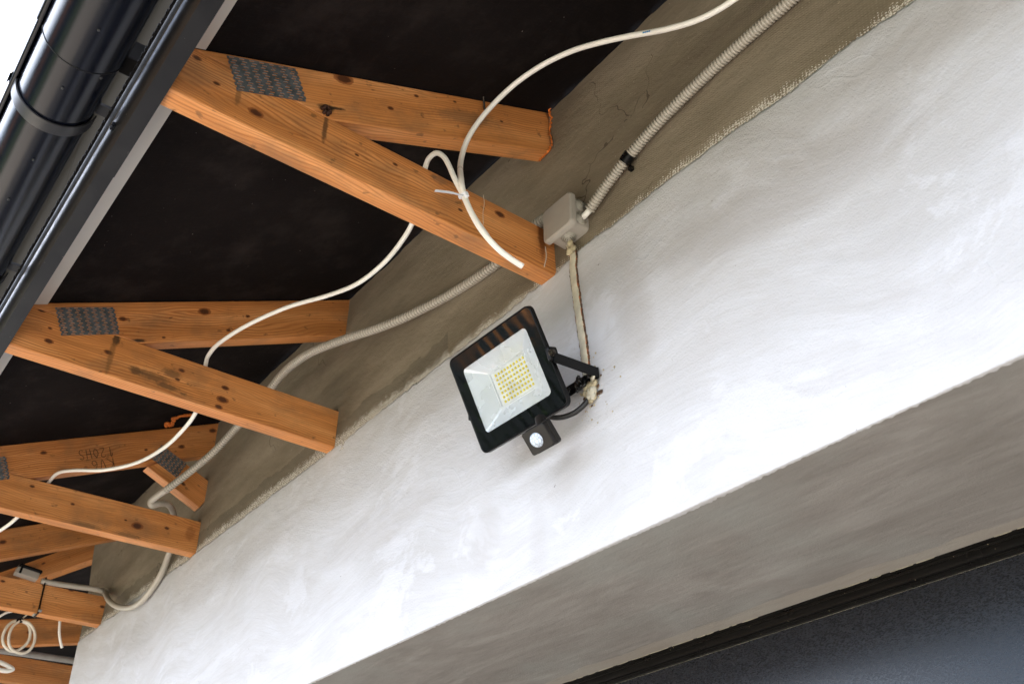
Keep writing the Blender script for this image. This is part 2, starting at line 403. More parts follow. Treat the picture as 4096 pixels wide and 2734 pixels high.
class MB:
    def __init__(s): s.v = []; s.f = []; s.uv = []
    def quad(s, a, b, c, d):
        n = len(s.v); s.v += [Vector(a), Vector(b), Vector(c), Vector(d)]; s.f.append((n, n + 1, n + 2, n + 3))
    def box(s, c, u, v, w):
        """centre, three half-axis vectors"""
        c, u, v, w = map(Vector, (c, u, v, w)); n = len(s.v)
        for a in (-1, 1):
            for b in (-1, 1):
                for d in (-1, 1): s.v.append(c + u * a + v * b + w * d)
        q = [(0, 1, 3, 2), (4, 6, 7, 5), (0, 4, 5, 1), (2, 3, 7, 6), (0, 2, 6, 4), (1, 5, 7, 3)]
        flip = u.cross(v).dot(w) < 0
        for f in q: s.f.append(tuple(n + i for i in (f[::-1] if flip else f)))
    def abox(s, x0, x1, y0, y1, z0, z1):
        s.box(((x0 + x1) / 2, (y0 + y1) / 2, (z0 + z1) / 2), ((x1 - x0) / 2, 0, 0), (0, (y1 - y0) / 2, 0), (0, 0, (z1 - z0) / 2))
    def prism(s, poly, e0, e1, o, u, v):
        """poly of 2-D points in plane (o,u,v), from offset vector e0 to e1"""
        o, u, v, e0, e1 = map(Vector, (o, u, v, e0, e1)); n = len(s.v); k = len(poly)
        for e in (e0, e1):
            for (a, b) in poly: s.v.append(o + u * a + v * b + e)
        s.f.append(tuple(n + i for i in range(k))[::-1]); s.f.append(tuple(n + k + i for i in range(k)))
        for i in range(k):
            j = (i + 1) % k; s.f.append((n + i, n + j, n + k + j, n + k + i))
    def extr(s, prof, x0, x1, close=False, steps=1):
        """open (y,z) profile swept along X"""
        k = len(prof); n = len(s.v)
        for i in range(steps + 1):
            x = x0 + (x1 - x0) * i / steps
            for (y, z) in prof: s.v.append(Vector((x, y, z)))
        for i in range(steps):
            for j in range(k if close else k - 1):
                j2 = (j + 1) % k
                a = n + i * k + j; b = n + i * k + j2
                s.f.append((a, b, b + k, a + k))
        if close:
            s.f.append(tuple(n + j for j in range(k))[::-1]); s.f.append(tuple(n + steps * k + j for j in range(k)))
    def tube(s, pts, rad, seg=12, caps=True, samples=None, corr=None, wobble=0):
        pts = [Vector(p) for p in pts]
        P = catmull(pts, samples or 10) if len(pts) > 2 else pts
        if corr:
            pitch, amp = corr; P = resample(P, pitch / 10)
        L = [0]
        for a, b in zip(P, P[1:]): L.append(L[-1] + (b - a).length)
        n0 = len(s.v); up = Vector((0.13, .2, 1)).normalized(); t0 = (P[1] - P[0]).normalized(); nrm = (up - t0 * up.dot(t0)).normalized()
        for i, p in enumerate(P):
            t = (P[min(i + 1, len(P) - 1)] - P[max(i - 1, 0)]).normalized()
            nrm = (nrm - t * nrm.dot(t)).normalized(); bn = t.cross(nrm)
            r = rad(L[i] / L[-1]) if callable(rad) else rad
            if corr:
                w = math.cos(2 * math.pi * L[i] / pitch)
                r += amp * (1 if w > 0 else (-1.4 if w < -.45 else w))
            for j in range(seg):
                a = 2 * math.pi * j / seg; s.v.append(p + (nrm * math.cos(a) + bn * math.sin(a)) * r)
        for i in range(len(P) - 1):
            for j in range(seg):
                j2 = (j + 1) % seg; a = n0 + i * seg
                s.f.append((a + j, a + j2, a + seg + j2, a + seg + j))
        if caps:
            s.f.append(tuple(n0 + j for j in range(seg))[::-1]); e = n0 + (len(P) - 1) * seg; s.f.append(tuple(e + j for j in range(seg)))
    def rrect(s, w, h, r, n=6):
        out = []
        for cx, cy, a0 in ((w / 2 - r, h / 2 - r, 0), (-w / 2 + r, h / 2 - r, 90), (-w / 2 + r, -h / 2 + r, 180), (w / 2 - r, -h / 2 + r, 270)):
            for i in range(n + 1):
                a = R(a0 + 90 * i / n); out.append((cx + r * math.cos(a), cy + r * math.sin(a)))
        return out
    def loft(s, rings, c0=True, c1=True):
        k = len(rings[0]); n = len(s.v)
        for r_ in rings: s.v += [Vector(p) for p in r_]
        for i in range(len(rings) - 1):
            for j in range(k):
                j2 = (j + 1) % k; a = n + i * k
                s.f.append((a + j, a + j2, a + k + j2, a + k + j))
        if c0: s.f.append(tuple(n + j for j in range(k))[::-1])
        if c1: e = n + (len(rings) - 1) * k; s.f.append(tuple(e + j for j in range(k)))
    def build(s, name, mat, parent=None, smooth=False, auto=None, bevel=0, fix=True):
        o = mesh(name, s.v, s.f, mat, parent, smooth, auto=auto)
        if fix:
            bm = bmesh.new(); bm.from_mesh(o.data); bmesh.ops.recalc_face_normals(bm, faces=bm.faces[:]); bm.to_mesh(o.data); bm.free()
            if auto: o.data.set_sharp_from_angle(angle=R(auto))
        if bevel:
            md = o.modifiers.new('bevel', 'BEVEL'); md.width = bevel; md.segments = 2; md.limit_method = 'ANGLE'; md.angle_limit = R(40)
        return o
def catmull(P, n=10):
    Q = [P[0] * 2 - P[1]] + list(P) + [P[-1] * 2 - P[-2]]; o = []
    for i in range(1, len(Q) - 2):
        a, b, c, d = Q[i - 1:i + 3]
        for k in range(n):
            t = k / n
            o.append(.5 * ((2 * b) + (c - a) * t + (2 * a - 5 * b + 4 * c - d) * t * t + (3 * b - a - 3 * c + d) * t ** 3))
    o.append(P[-1]); return o
def resample(P, step):
    o = [P[0]]; acc = 0.0; last = P[0]
    for p in P[1:]:
        d = (p - last).length
        while d >= step:
            last = last + (p - last) * (step / d); o.append(last); d = (p - last).length
    return o

# ================================================================== SETTING
g_ = MB(); g_.quad((-120, -120, -1.6), (120, -120, -1.6), (120, 120, -1.6), (-120, 120, -1.6))
tag(g_.build('ground', MT['lawn']), kind='structure')
g_ = MB(); g_.abox(-14, 9, -3.2, 8, -1.7, -1.56); tag(g_.build('pavement', MT['paving']), kind='structure')
g_ = MB(); g_.abox(-14, 9, .25, 1.3, -1.65, -1.552); tag(g_.build('reflection_strip', MT['dark_strip']), kind='structure')  # unseen dark strip added so gutter and trim reflect dark ground

# ---- roof: membrane on the rafters, covering above it
roof = empty('roof', (0, 1, roof_z(1))); tag(roof, 'black membrane underside of the sloping roof above the timber rafters', 'roof')
XL, XR, YB = -10.0, 3.2, 6.0
g_ = MB()
nx, ny = 60, 14; ys = [.19, .21, .24, .3, .4, .5, .6, .7, .8, .9, 1.0, 1.1, 2.0, 4.0, YB]
xs = [XL + (XR - XL) * i / nx for i in range(nx + 1)]
for x in xs:
    for y in ys:
        sag = .004 * noise.noise(Vector((x * 2.3, y * 3, 0))) if .3 < y < 1.05 else 0
        g_.v.append(Vector((x, y, roof_z(y) + .002 + sag)))
for i in range(nx):
    for j in range(len(ys) - 1):
        a = i * len(ys) + j; g_.f.append((a, a + 1, a + len(ys) + 1, a + len(ys)))
g_.build('membrane', MT['membrane'], roof, smooth=True)
g_ = MB(); prof = [(.085, 1.435), (.1865, 1.435), (.1868, 1.294), (YB + .1, roof_z(YB + .1) + .03), (YB + .1, roof_z(YB + .1) + .26), (.085, 1.47)]
g_.extr(prof, XL, XR, close=True); g_.build('covering', MT['tile'], roof)

# ---- house wall
wall = empty('house_wall', (-1.2, 1, -1.6)); tag(wall, 'plastered house wall, grey above and brushed white below, with a deep lintel', 'wall')
XW0, XW1 = -3.98, 2.6
def edge_z(x):
    pts = [(-3.98, 1.166), (-2.9, 1.161), (-2.0, 1.163), (-1.15, 1.174), (-1.055, 1.188), (-.8, 1.192), (-.334, 1.174), (.5, 1.176), (2.6, 1.17)]
    for (a, za), (b, zb) in zip(pts, pts[1:]):
        if x <= b: z = za + (zb - za) * (x - a) / (b - a); break
    j = .007 * noise.noise(Vector((x * 8, 3, 0))) + .0040 * noise.noise(Vector((x * 45, 1, 0))) + .0045 * noise.noise(Vector((x * 240, 7, 0)))
    return z + j
def corner_x(z):   # the crooked arris of the wall's far end
    if z > 1.6: b = -4.105
    elif z > 1.39: b = -4.029 - (z - 1.395) * .36
    elif z > 1.16: b = -3.979 - (z - 1.167) * .22
    else: b = -3.977
    return b + .004 * noise.noise(Vector((0, z * 30, 2)))
ZL = .583
g_ = MB(); cols = 2300; rows = [0, .01, .03, .07, .13, .2, .28, .36, .45, .54, .63, .72, .8, .87, .93, .97, .99, 1.0]
for i in range(cols + 1):
    x = XW0 + (XW1 - XW0) * (i / cols)
    zt = edge_z(x); zb = ZL + .0012 * noise.noise(Vector((x * 3, 5, 0))) * .3 + .0003 * noise.noise(Vector((x * 120, 5, 0)))
    g_.v.append(Vector((x, 1.012, zb + .001)))
    g_.v.append(Vector((x, .9995, zb)))
    for r_ in rows:
        z = zb + .0025 + (zt - zb - .0025) * r_
        y = .9985 + .0022 * noise.noise(Vector((x * 2.2, z * 4, 0))) + .0008 * noise.noise(Vector((x * 9, z * 12, 3)))
        if r_ > .985: y += .0012 * (r_ - .985) / .015
        xx = corner_x(z) if i == 0 else x
        g_.v.append(Vector((xx, y, z)))
    g_.v.append(Vector((x, 1.004, zt + .0006)))
K = len(rows) + 3
for i in range(cols):
    for j in range(K - 1):
        a = i * K + j; g_.f.append((a, a + K, a + K + 1, a + 1))
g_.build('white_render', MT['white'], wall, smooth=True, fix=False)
# grey adhesive plaster above
g_ = MB(); cols = 700; rows = [0, .1, .2, .3, .4, .5, .6, .7, .8, .9, 1.0]
for i in range(cols + 1):
    x = -4.1 + (XW1 + 4.1) * (i / cols)
    for r_ in rows:
        zt = 1.629 + .004 * noise.noise(Vector((x * 30, 0, 0))) + .006 * noise.noise(Vector((x * 7, 0, 0)))
        z = 1.14 + (zt - 1.14) * r_
        y = 1.0015 + .0025 * noise.noise(Vector((x * 3, z * 5, 9))) + .0012 * noise.noise(Vector((x * 14, z * 14, 9)))
        if i == 0: xx = corner_x(z)
        else: xx = max(x, corner_x(z) + .002)
        g_.v.append(Vector((xx, y, z)))
K = len(rows)
for i in range(cols):
    for j in range(K - 1):
        a = i * K + j; g_.f.append((a, a + K, a + K + 1, a + 1))
g_.build('grey_plaster', MT['plaster'], wall, smooth=True, fix=False)
# lintel underside
g_ = MB(); nx = 300
for i in range(nx + 1):
    x = -3.4 + 5.2 * i / nx
    for y in (.9995, 1.05, 1.15, 1.25, 1.35, 1.46):
        g_.v.append(Vector((x, y, ZL + .0005 + (.0015 * noise.noise(Vector((x * 4, y * 6, 0))) if y > 1 else 0))))
for i in range(nx):
    for j in range(5):
        a = i * 6 + j; g_.f.append((a, a + 6, a + 7, a + 1))
g_.build('lintel_underside', MT['lintel'], wall, smooth=True)
# masonry behind: closes the house, keeps the daylight out of it
g_ = MB()
g_.abox(-3.97, 2.58, 1.013, 1.45, ZL + .006, 1.62)
g_.abox(-3.97, -3.4, 1.013, 1.45, -1.6, ZL + .006); g_.abox(1.8, 2.58, 1.013, 1.45, -1.6, ZL + .006)
g_.abox(-3.97, -3.6, 1.45, YB, -1.6, 1.75); g_.abox(2.2, 2.58, 1.45, YB, -1.6, 1.75); g_.abox(-3.6, 2.2, YB - .3, YB, -1.6, 1.75)
g_.abox(-3.6, 2.2, 1.6, YB - .3, ZL + .2, ZL + .3)
g_.build('masonry', MT['plaster'], wall)
for nm, x0, x1 in (('pier', XW0, -3.4), ('pier', 1.8, XW1)):
    g_ = MB(); g_.abox(x0, x1, .9975, 1.012, -1.6, ZL - .0005); g_.build(nm, MT['white'], wall)

rw = MB(); rw.prism([(.95, -1.6), (YB, -1.6), (YB, roof_z(YB) - .01), (.95, roof_z(.95) - .01)], (-7.7, 0, 0), (-7.5, 0, 0), (0, 0, 0), (0, 1, 0), (0, 0, 1))  # added out of view to keep sky light off the far membrane
tag(rw.build('light_block_wall', MT['tile']), 'dark unseen wall added beyond the far corner to block light', 'wall')
# ---- window: black frame profile and foiled panel under the lintel
win = empty('shutter_door', (-.8, 1.46, -1.6)); tag(win, 'dark anthracite wood grain panel with black frame recessed under the lintel', 'door')
g_ = MB()
prof = [(1.470, .586), (1.4555, .586), (1.4545, .5785), (1.4570, .577), (1.4575, .574), (1.4545, .5725), (1.4530, .566), (1.4545, .5595), (1.4575, .5575), (1.4575, .5565), (1.4560, .5555), (1.4560, .5500), (1.480, .5500)]
g_.extr(prof, -3.39, 1.79); g_.build('frame', simple('black_frame_foil', (.0050, .0047, .0045), .30, 0, .1, 6, .05, 0, 700, (150, .75, (.35, .3, .2)), .2), win, smooth=True, auto=35)
g_ = MB(); x = -2.6
while x < .8:
    g_.abox(x, x + .012, 1.4622, 1.47, .5491, .5491 + .00006 + .00016 * abs(noise.noise(Vector((x * 9, 0, 0)))) + .00005 * random.random()); x += .012
g_.build('dust_line', MT['foampale'], win)
g_ = MB(); g_.abox(-3.39, 1.79, 1.463, 1.50, -1.6, .5492); g_.build('panel', MT['panel'], win)
# frayed adhesive bead along the frame
g_ = MB()
x = -2.2
while x < .6:
    L = random.uniform(.01, .06)
    if random.random() < .6: g_.tube([(x, 1.4545, .5832), (x + L / 2, 1.4543, .5830 - random.uniform(0, .0004)), (x + L, 1.4545, .5832)], .0006, 5)
    x += L + random.uniform(0, .02)
g_.build('adhesive_bead', MT['foampale'], win, smooth=True)

# ================================================================== TRUSSES
def beam(name, poly, x0, x1, ang, mat, parent, u0=0.0, v0=0.0, bev=.0022, o=(0, 0)):
    """poly in (y,z); UVs run along direction ang measured from point o"""
    ca, sa = math.cos(ang), math.sin(ang); k = len(poly); V = []; F = []; UV = []
    for x in (x0, x1):
        for (y, z) in poly: V.append((x, y, z))
    def uv(i, side):
        x, y, z = V[i]; a = (y - o[0]) * ca + (z - o[1]) * sa; b = -(y - o[0]) * sa + (z - o[1]) * ca
        return (a + u0, b + v0) if side else (a + u0 + 3.3, b * .0 + (x - x0) + v0 + 1.7)
    # right side faces +X
    area = sum(poly[i][0] * poly[(i + 1) % k][1] - poly[(i + 1) % k][0] * poly[i][1] for i in range(k))
    ccw = area > 0
    A = list(range(k)); 
    fr = [k + i for i in A] if ccw else [k + i for i in A][::-1]
    bk = A[::-1] if ccw else A
    F.append(tuple(fr)); UV += [uv(i, True) for i in fr]
    F.append(tuple(bk)); UV += [uv(i, True) for i in bk]
    for i in A:
        j = (i + 1) % k; f = (i, j, k + j, k + i) if ccw else (i, k + i, k + j, j)
        # outward for +X-extruded ccw polygon
        f = f[::-1] if ccw else f[::-1]
        F.append(f); UV += [uv(q, False) for q in f]
    ob = mesh(name, V, F, mat, parent, uvs=UV)
    bm = bmesh.new(); bm.from_mesh(ob.data); bmesh.ops.recalc_face_normals(bm, faces=bm.faces[:]); bm.to_mesh(ob.data); bm.free()
    md = ob.modifiers.new('bevel', 'BEVEL'); md.width = bev; md.segments = 2; md.limit_method = 'ANGLE'; md.angle_limit = R(25)
    return ob

AL = R(24.578)
def plate(parent, x, c, ang, w, h, nc, nr, seed=0):
    """toothed nail plate lying on the side face at x; c=(y,z) centre"""
    rnd = random.Random(seed); ca, sa = math.cos(ang), math.sin(ang)
    def P(a, b, dx=0.0): return Vector((x + dx, c[0] + a * ca - b * sa, c[1] + a * sa + b * ca))
    g_ = MB(); t = MB(); ph = h / nr; pw = w / nc
    for r_ in range(nr):
        b0 = -h / 2 + r_ * ph; off = (.10 if r_ % 2 else -.10) * pw; jag = (.10 if r_ % 2 else -.04) * pw
        hh = ph * .24; bc = b0 + ph / 2
        xs_ = []
        for q in range(nc):
            ac = -w / 2 + (q + .5) * pw + off; xs_.append((ac - pw * .25, ac + pw * .25))
        # solid strips above and below the slots, pieces between them
        lo, hi = -w / 2 + jag, w / 2 + jag
        def bar(a0, a1, c0, c1):
            if a1 <= a0: return
            g_.prism([(a0, c0), (a1, c0), (a1, c1), (a0, c1)], (0, 0, 0), (0.0012, 0, 0), P(0, 0), Vector((0, ca, sa)), Vector((0, -sa, ca)))
        bar(lo, hi, b0, bc - hh); bar(lo, hi, bc + hh, b0 + ph)
        prev = lo
        for (a0, a1) in xs_:
            bar(prev, a0, bc - hh, bc + hh); prev = a1
            ln = (a1 - a0)
            if rnd.random() < .96:   # bent tooth root along the upper lip of the slot
                t.tube([P(a0 + .05 * ln, bc + hh * .8, .0012), P(a0 + ln * .6, bc + hh * .85, .0016), P(a1 - ln * .02, bc + hh * .1, .0014)], .00040, 5, samples=4)
        bar(prev, hi, bc - hh, bc + hh)
    o = g_.build('nail_plate', MT['steel'], parent)
    t.build('teeth', MT['slip'], o, smooth=True)
    o_t = o.children[0]; o_t.matrix_parent_inverse = Matrix.Identity(4)
    if parent.type == 'EMPTY': o_t.matrix_parent_inverse = o.matrix_parent_inverse.inverted() @ o.matrix_parent_inverse; 
    return o

def z1(a, b): return a * .5812, b * .5812
def z2(a, b): return a * .5815, 911 + b * .5815
def z3(a, b): return a * .5812, 1823 + b * .5812
def z4(a, b): return 1024 + a * .7333, b * .7333
def z5(a, b): return a * .3407, 2200 + b * .3407
def z6(a, b): return 1700 + a * .4782, 1150 + b * .4782
def z6b(a, b): return 500 + a * .31888, 1600 + b * .31888
def knots_on(pts, x, ang, o):
    ca, sa = math.cos(ang), math.sin(ang); out = []
    for (p, r_) in pts:
        q = at(*p, 0, x); y, z = q.y - o[0], q.z - o[1]
        out.append((y * ca + z * sa, -y * sa + z * ca, r_ * 1.05))
    return out
STAIN = (.03, .018, .010)
def truss(X, zb, label, kr, kc, marks_r=(), marks_c=(), seed=0.0, plate_c=None, tint=1.0, web=False, plate_seed=1, raf_end=1.02):
    th = .042; x0, x1 = X - th, X
    tr = empty('roof_truss', (X, 1, zb)); tag(tr, label, 'roof truss', 'roof trusses under the eaves')
    o_r = (1.0, 1.508)
    mk_r = [(*knots_on([(p, 1)], X, AL, o_r)[0][:2], a, b, c_, d) for (p, a, b, c_, d) in marks_r]
    mk_c = [(*knots_on([(p, 1)], X, 0, (1, zb))[0][:2], a, b, c_, d) for (p, a, b, c_, d) in marks_c]
    wr = wood('pine_rafter', knots_on(kr, X, AL, o_r), mk_r, seed, tint * .95)
    wc = wood('pine_bottom_chord', knots_on(kc, X, 0, (1, zb)), mk_c, seed + 4.2, tint)
    zt = zb + .106
    yj = 1 + (zt + .001 - 1.508) / T; yt = 1 + (zt + .001 - 1.6265) / T
    ro = beam('rafter', [(max(yt, .205), zt + .001), (yj, zt + .001), (raf_end, 1.508 + (raf_end - 1) * T), (raf_end, 1.6265 + (raf_end - 1) * T)], x0 + .001, x1 - .0004, AL, wr, tr, o=o_r)
    beam('bottom_chord', [(.206, zb), (raf_end, zb), (raf_end, zt), (.206, zt)], x0, x1, 0, wc, tr, o=(1, zb))
    if plate_c: plate(tr, X + .0003, plate_c, AL * .98, .128, .0695, 7, 13, plate_seed)
    return tr

k1r = [(z4(480, 430), .0125), (z4(735, 590), .0045), (z4(875, 523), .0038), (z4(1275, 550), .0055), (z4(1340, 662), .003), (z4(1085, 555), .003)]
k1c = [(z4(0, 615), .0085), (z1(1355, 400), .005), (z4(760, 897), .0035), (z4(550, 845), .0028), (z4(1115, 1145), .0035), (z4(1330, 1168), .0075), (z1(1490, 575), .004)]
m1r = [(z4(385, 590), .020, .011, STAIN, .95), (z4(430, 590), .03, .004, STAIN, .9), (z4(1150, 640), .10, .022, (.12, .08, .045), .45), (z4(1600, 640), .010, .06, (.10, .02, .008), .75),
       (z1(1500, 330), .06, .010, (.05, .03, .02), .6)]
m1c = [(z4(378, 690), .006, .050, (.07, .035, .015), .8), (z1(1580, 430), .05, .014, STAIN, .9), (z4(1000, 980), .02, .012, (.12, .08, .05), .5), (z1(1640, 660), .006, .03, (.13, .06, .02), .6),
       (z4(1560, 1290), .012, .07, (.14, .035, .01), .7)]
t1 = truss(-1.128, 1.1715, 'nearest roof truss with a dark knot and rusty bolt head, beside the grey junction box', k1r, k1c, m1r, m1c, 0.3, None, 1.04)
c1 = (at(*z4(115, 430 - 4), 0, -1.127))
plate(t1, -1.1275, (.3705, 1.2935), R(23.8), .130, .0700, 7, 13, 3)
k2r = [(z2(845, 625), .006), (z2(1408, 575), .010), (z2(1705, 607), .004), (z2(1572, 703), .004), (z2(1127, 752), .003)]
k2c = [(z2(287, 567), .005), (z2(335, 778), .006), (z2(745, 855), .006), (z2(1250, 980), .005), (z2(1550, 1100), .006), (z2(1530, 1180), .009), (z2(1222, 1042), .004), (z2(345, 690), .003), (z2(1505, 1230), .006)]
m2c = [(z2(800, 770), .010, .02, STAIN, .9), (z2(765, 870), .008, .07, (.16, .07, .02), .6), (z2(935, 980), .02, .012, (.10, .05, .02), .8), (z2(1060, 1025), .05, .012, (.12, .06, .025), .7), (z2(1180, 1000), .03, .014, (.12, .06, .025), .7), (z2(1150, 1090), .035, .010, (.12, .06, .025), .8)]
m2r = [(z2(950, 775), .022, .006, STAIN, .95), (z2(1120, 830), .05, .006, STAIN, .7)]
t2 = truss(-1.998, 1.1635, 'second roof truss with a large round knot at mid rafter, below the nearest one', k2r, k2c, m2r, m2c, 5.1, (.359, 1.2805), 1.06, plate_seed=5)
k3r = [(z6b(1100, 380), .008), (z6b(1230, 400), .005), (z6b(265, 620), .004), (z6b(710, 580), .007), (z2(300, 1545), .006)]
k3c = [(z3(945, 480), .011), (z3(1148, 495), .005), (z3(222, 208), .0045), (z3(500, 330), .004), (z3(865, 440), .003)]
m3c = [(z3(590, 480), .05, .012, (.13, .07, .03), .6), (z3(870, 545), .05, .012, (.13, .07, .03), .6), (z3(1310, 530), .02, .03, (.2, .05, .01), .5)]
t3 = truss(-2.872, 1.1635, 'third roof truss carrying dark handwriting and a short diagonal web with its own plate', k3r, k3c, (), m3c, 9.7, (.3575, 1.2575), .97, plate_seed=6)
k4c = [(z3(705, 1035), .006), (z3(490, 920), .006), (z3(20, 860), .005), (z3(300, 890), .004)]
t4 = truss(-3.742, 1.1665, 'fourth roof truss strapped with a black tie under a small grey plug', [(z3(20, 590), .008)], k4c, (), (), 14.2, (.34, 1.28), plate_seed=7)
# diagonal web of the third truss
Xw = -2.872
ca, sa = math.cos(R(-25.2)), math.sin(R(-25.2))
ww = wood('pine_web', [(.085, .05, .004), (.12, .03, .006)], [], 22.0)
o_w = (.801, 1.404)
def wq(a, b): return (o_w[0] + a * ca - b * sa, o_w[1] + a * sa + b * ca)
beam('web', [wq(0, 0), wq(.208, 0), (1.005, 1.345), (1.005, 1.412), wq(.10, .092), wq(.052, .092)], Xw - .042, Xw - .0008, R(-25.2), ww, t3, o=o_w)
plate(t3, Xw + .0002, (.8635, 1.4415), R(-24.0), .100, .060, 7, 9, 9)

# hip rafter and beams beyond the wall's corner
def free_beam(name, p0, p1, w, h, mat, label, cat, grp=None, up=Vector((0, 0, 1))):
    """top-level beam: p0-p1 is the lower edge line on the viewer's side"""
    p0, p1 = Vector(p0), Vector(p1); d = (p1 - p0); L = d.length; d.normalize(); s_ = d.cross(up).normalized(); n = s_.cross(d).normalized()
    V = []; F = []; UV = []
    for (a, b, c_) in ((0, 0, 0), (L, 0, 0), (L, 1, 0), (0, 1, 0), (0, 0, 1), (L, 0, 1), (L, 1, 1), (0, 1, 1)):
        V.append(d * a - s_ * w * c_ + n * h * b)
    q = [((0, 1, 2, 3), 's'), ((5, 4, 7, 6), 's'), ((4, 5, 1, 0), 'b'), ((3, 2, 6, 7), 'b'), ((4, 0, 3, 7), 'e'), ((1, 5, 6, 2), 'e')]
    crd = [(0, 0, 0), (L, 0, 0), (L, h, 0), (0, h, 0), (0, 0, w), (L, 0, w), (L, h, w), (0, h, w)]
    for f, k in q:
        F.append(f)
        for i in f:
            c_ = crd[i]; UV.append((c_[0], c_[1]) if k == 's' else ((c_[0] + 2, c_[2]) if k == 'b' else (c_[1], c_[2])))
    me = bpy.data.meshes.new(name); me.from_pydata(V, [], F); l = me.uv_layers.new(name='UVMap')
    for i, uv in enumerate(UV): l.data[i].uv = uv
    me.materials.append(mat); o = bpy.data.objects.new(name, me); col.objects.link(o); o.location = p0
    bm = bmesh.new(); bm.from_mesh(me); bmesh.ops.recalc_face_normals(bm, faces=bm.faces[:]); bm.to_mesh(me); bm.free()
    md = o.modifiers.new('bevel', 'BEVEL'); md.width = .002; md.segments = 2
    tag(o, label, cat, grp); return o
wf = wood('pine_far', [(.2, .05, .008), (.55, .07, .007), (.8, .04, .006), (1.2, .06, .008)], [(.35, .05, .08, .03, (.15, .07, .03), .5)], 31.0, .92)
wf2 = wood('pine_far_dark', [(.3, .05, .010), (.7, .06, .006), (1.1, .05, .008)], [(.6, .05, .1, .03, (.12, .06, .03), .6)], 37.0, .85)
free_beam('hip_rafter', (-4.72, .40, 1.262), (-4.06, 1.06, 1.564), .045, .115, wf2, 'dark pine hip rafter running diagonally out from the upper corner of the wall', 'rafter')
b6a = at(*z5(-300, 1133), 0, -4.30); b6b = at(*z5(1010, 1080), 0, -4.30)
free_beam('jack_rafter', b6a, b6b, .042, .105, wf, 'short pine rafter behind the coiled cable, ending at the far wall corner', 'rafter')
free_beam('ceiling_joist', (-4.62, .2, 1.138), (-4.62, 1.7, 1.142), .045, .105, wf2, 'lowest pine joist below the grey pipe at the bottom left corner', 'joist')

# ---- handwriting on the third rafter (upside down, as on site)
def strokes(polys, org, ux, uy, mat, name, parent, w=.0011):
    g_ = MB()
    for p in polys:
        pts = [org + ux * a + uy * b for (a, b) in p]
        g_.tube(pts, w, 5, samples=4)
    return g_.build(name, mat, parent, smooth=True)
GL = {
    '1': [[(0, .7), (.25, 1), (.2, 0)]], '2': [[(0, .8), (.25, 1), (.5, .75), (.05, .05), (.55, 0)]],
    '0': [[(.25, 1), (0, .5), (.25, 0), (.5, .5), (.25, 1)]], 'H': [[(0, 1), (.05, 0)], [(.5, 1), (.45, 0)], [(0, .5), (.5, .5)]],
    'S': [[(.5, .9), (.2, 1), (.05, .75), (.45, .35), (.3, 0), (0, .08)]], 'K': [[(.05, 1), (0, 0)], [(.55, 1), (.05, .5), (.55, 0)]],
    'V': [[(0, 1), (.28, 0), (.55, 1)]], 'A': [[(0, 0), (.28, 1), (.55, 0)], [(.1, .38), (.45, .38)]],
    '6': [[(.5, 1), (.1, .6), (.05, .2), (.3, 0), (.5, .25), (.3, .5), (.08, .35)]],
}
def write(text, p_start, ux, uy, size, parent, name):
    polys = []; a = 0
    for ch in text:
        if ch != ' ':
            for s_ in GL[ch]: polys.append([((x * .9 + a) * size, y * size) for x, y in s_])
        a += .72 if ch != ' ' else .45
    strokes(polys, p_start, ux, uy, MT['ink'], name, parent, .0009)
uxr = Vector((0, -math.cos(AL), -math.sin(AL))); uyr = Vector((0, math.sin(AL), -math.cos(AL)))
write('120HS', at(*z2(765, 1505), 0, -2.8715), uxr, uyr, .030, t3, 'handwriting')
write('KV6', at(*z3(775, 15), 0, -2.8715), uxr, uyr, .034, t3, 'handwriting')
# chalk ticks on nearest chord
def chalk(pts, X, parent, w=.001):
    g_ = MB(); g_.tube([at(*p, 0, X) for p in pts], w, 5); g_.build('chalk_mark', MT['chalk'], parent, smooth=True)
chalk([z4(1240, 1063), z4(1245, 1110), z4(1238, 1160), z4(1240, 1225)], -1.1279, t1, .0007)
chalk([z4(1578, 1345), z4(1583, 1390), z4(1580, 1420), z4(1572, 1455)], -1.1279, t1, .0013)
# rusty bolt head where rafter meets chord, threaded rod above
g_ = MB(); pb = at(*z4(385, 600), 0, -1.124)
for k in range(6):
    a = k * 1.05; g_.tube([pb + Vector((-.003, .009 * math.cos(a), .011 * math.sin(a))), pb + Vector((.004, .004 * math.cos(a), .005 * math.sin(a)))], .0032, 6)
g_.build('rusty_bolt', simple('rust', (.045, .016, .008), .7, .3, .4, 200), t1, smooth=True)
g_ = MB(); g_.tube([at(*z4(1238, 502), 0, -1.120), at(*z4(1247, 597), 0, -1.122)], .0021, 10, corr=(.0016, .0003)); g_.build('threaded_rod', MT['nut'], t1, smooth=True)
# orange foam squeezed out round the first rafter's end
g_ = MB()
for seq in ([(1622, 562), (1606, 600), (1613, 660), (1606, 720), (1618, 780), (1602, 822), (1575, 850), (1545, 878)],):
    pts = [at(*z4(*p), 1, .999) for p in seq]
    for a, b in zip(catmull(pts, 14), catmull(pts, 14)[1:]):
        c_ = a + Vector((random.uniform(-.002, .002), -.001, random.uniform(-.002, .002)))
        g_.tube([c_, c_ + Vector((random.uniform(-.003, .003), random.uniform(-.004, 0), random.uniform(-.004, .004)))], .0016, 5)
g_.build('foam_bead', MT['orange'], t1, smooth=True)
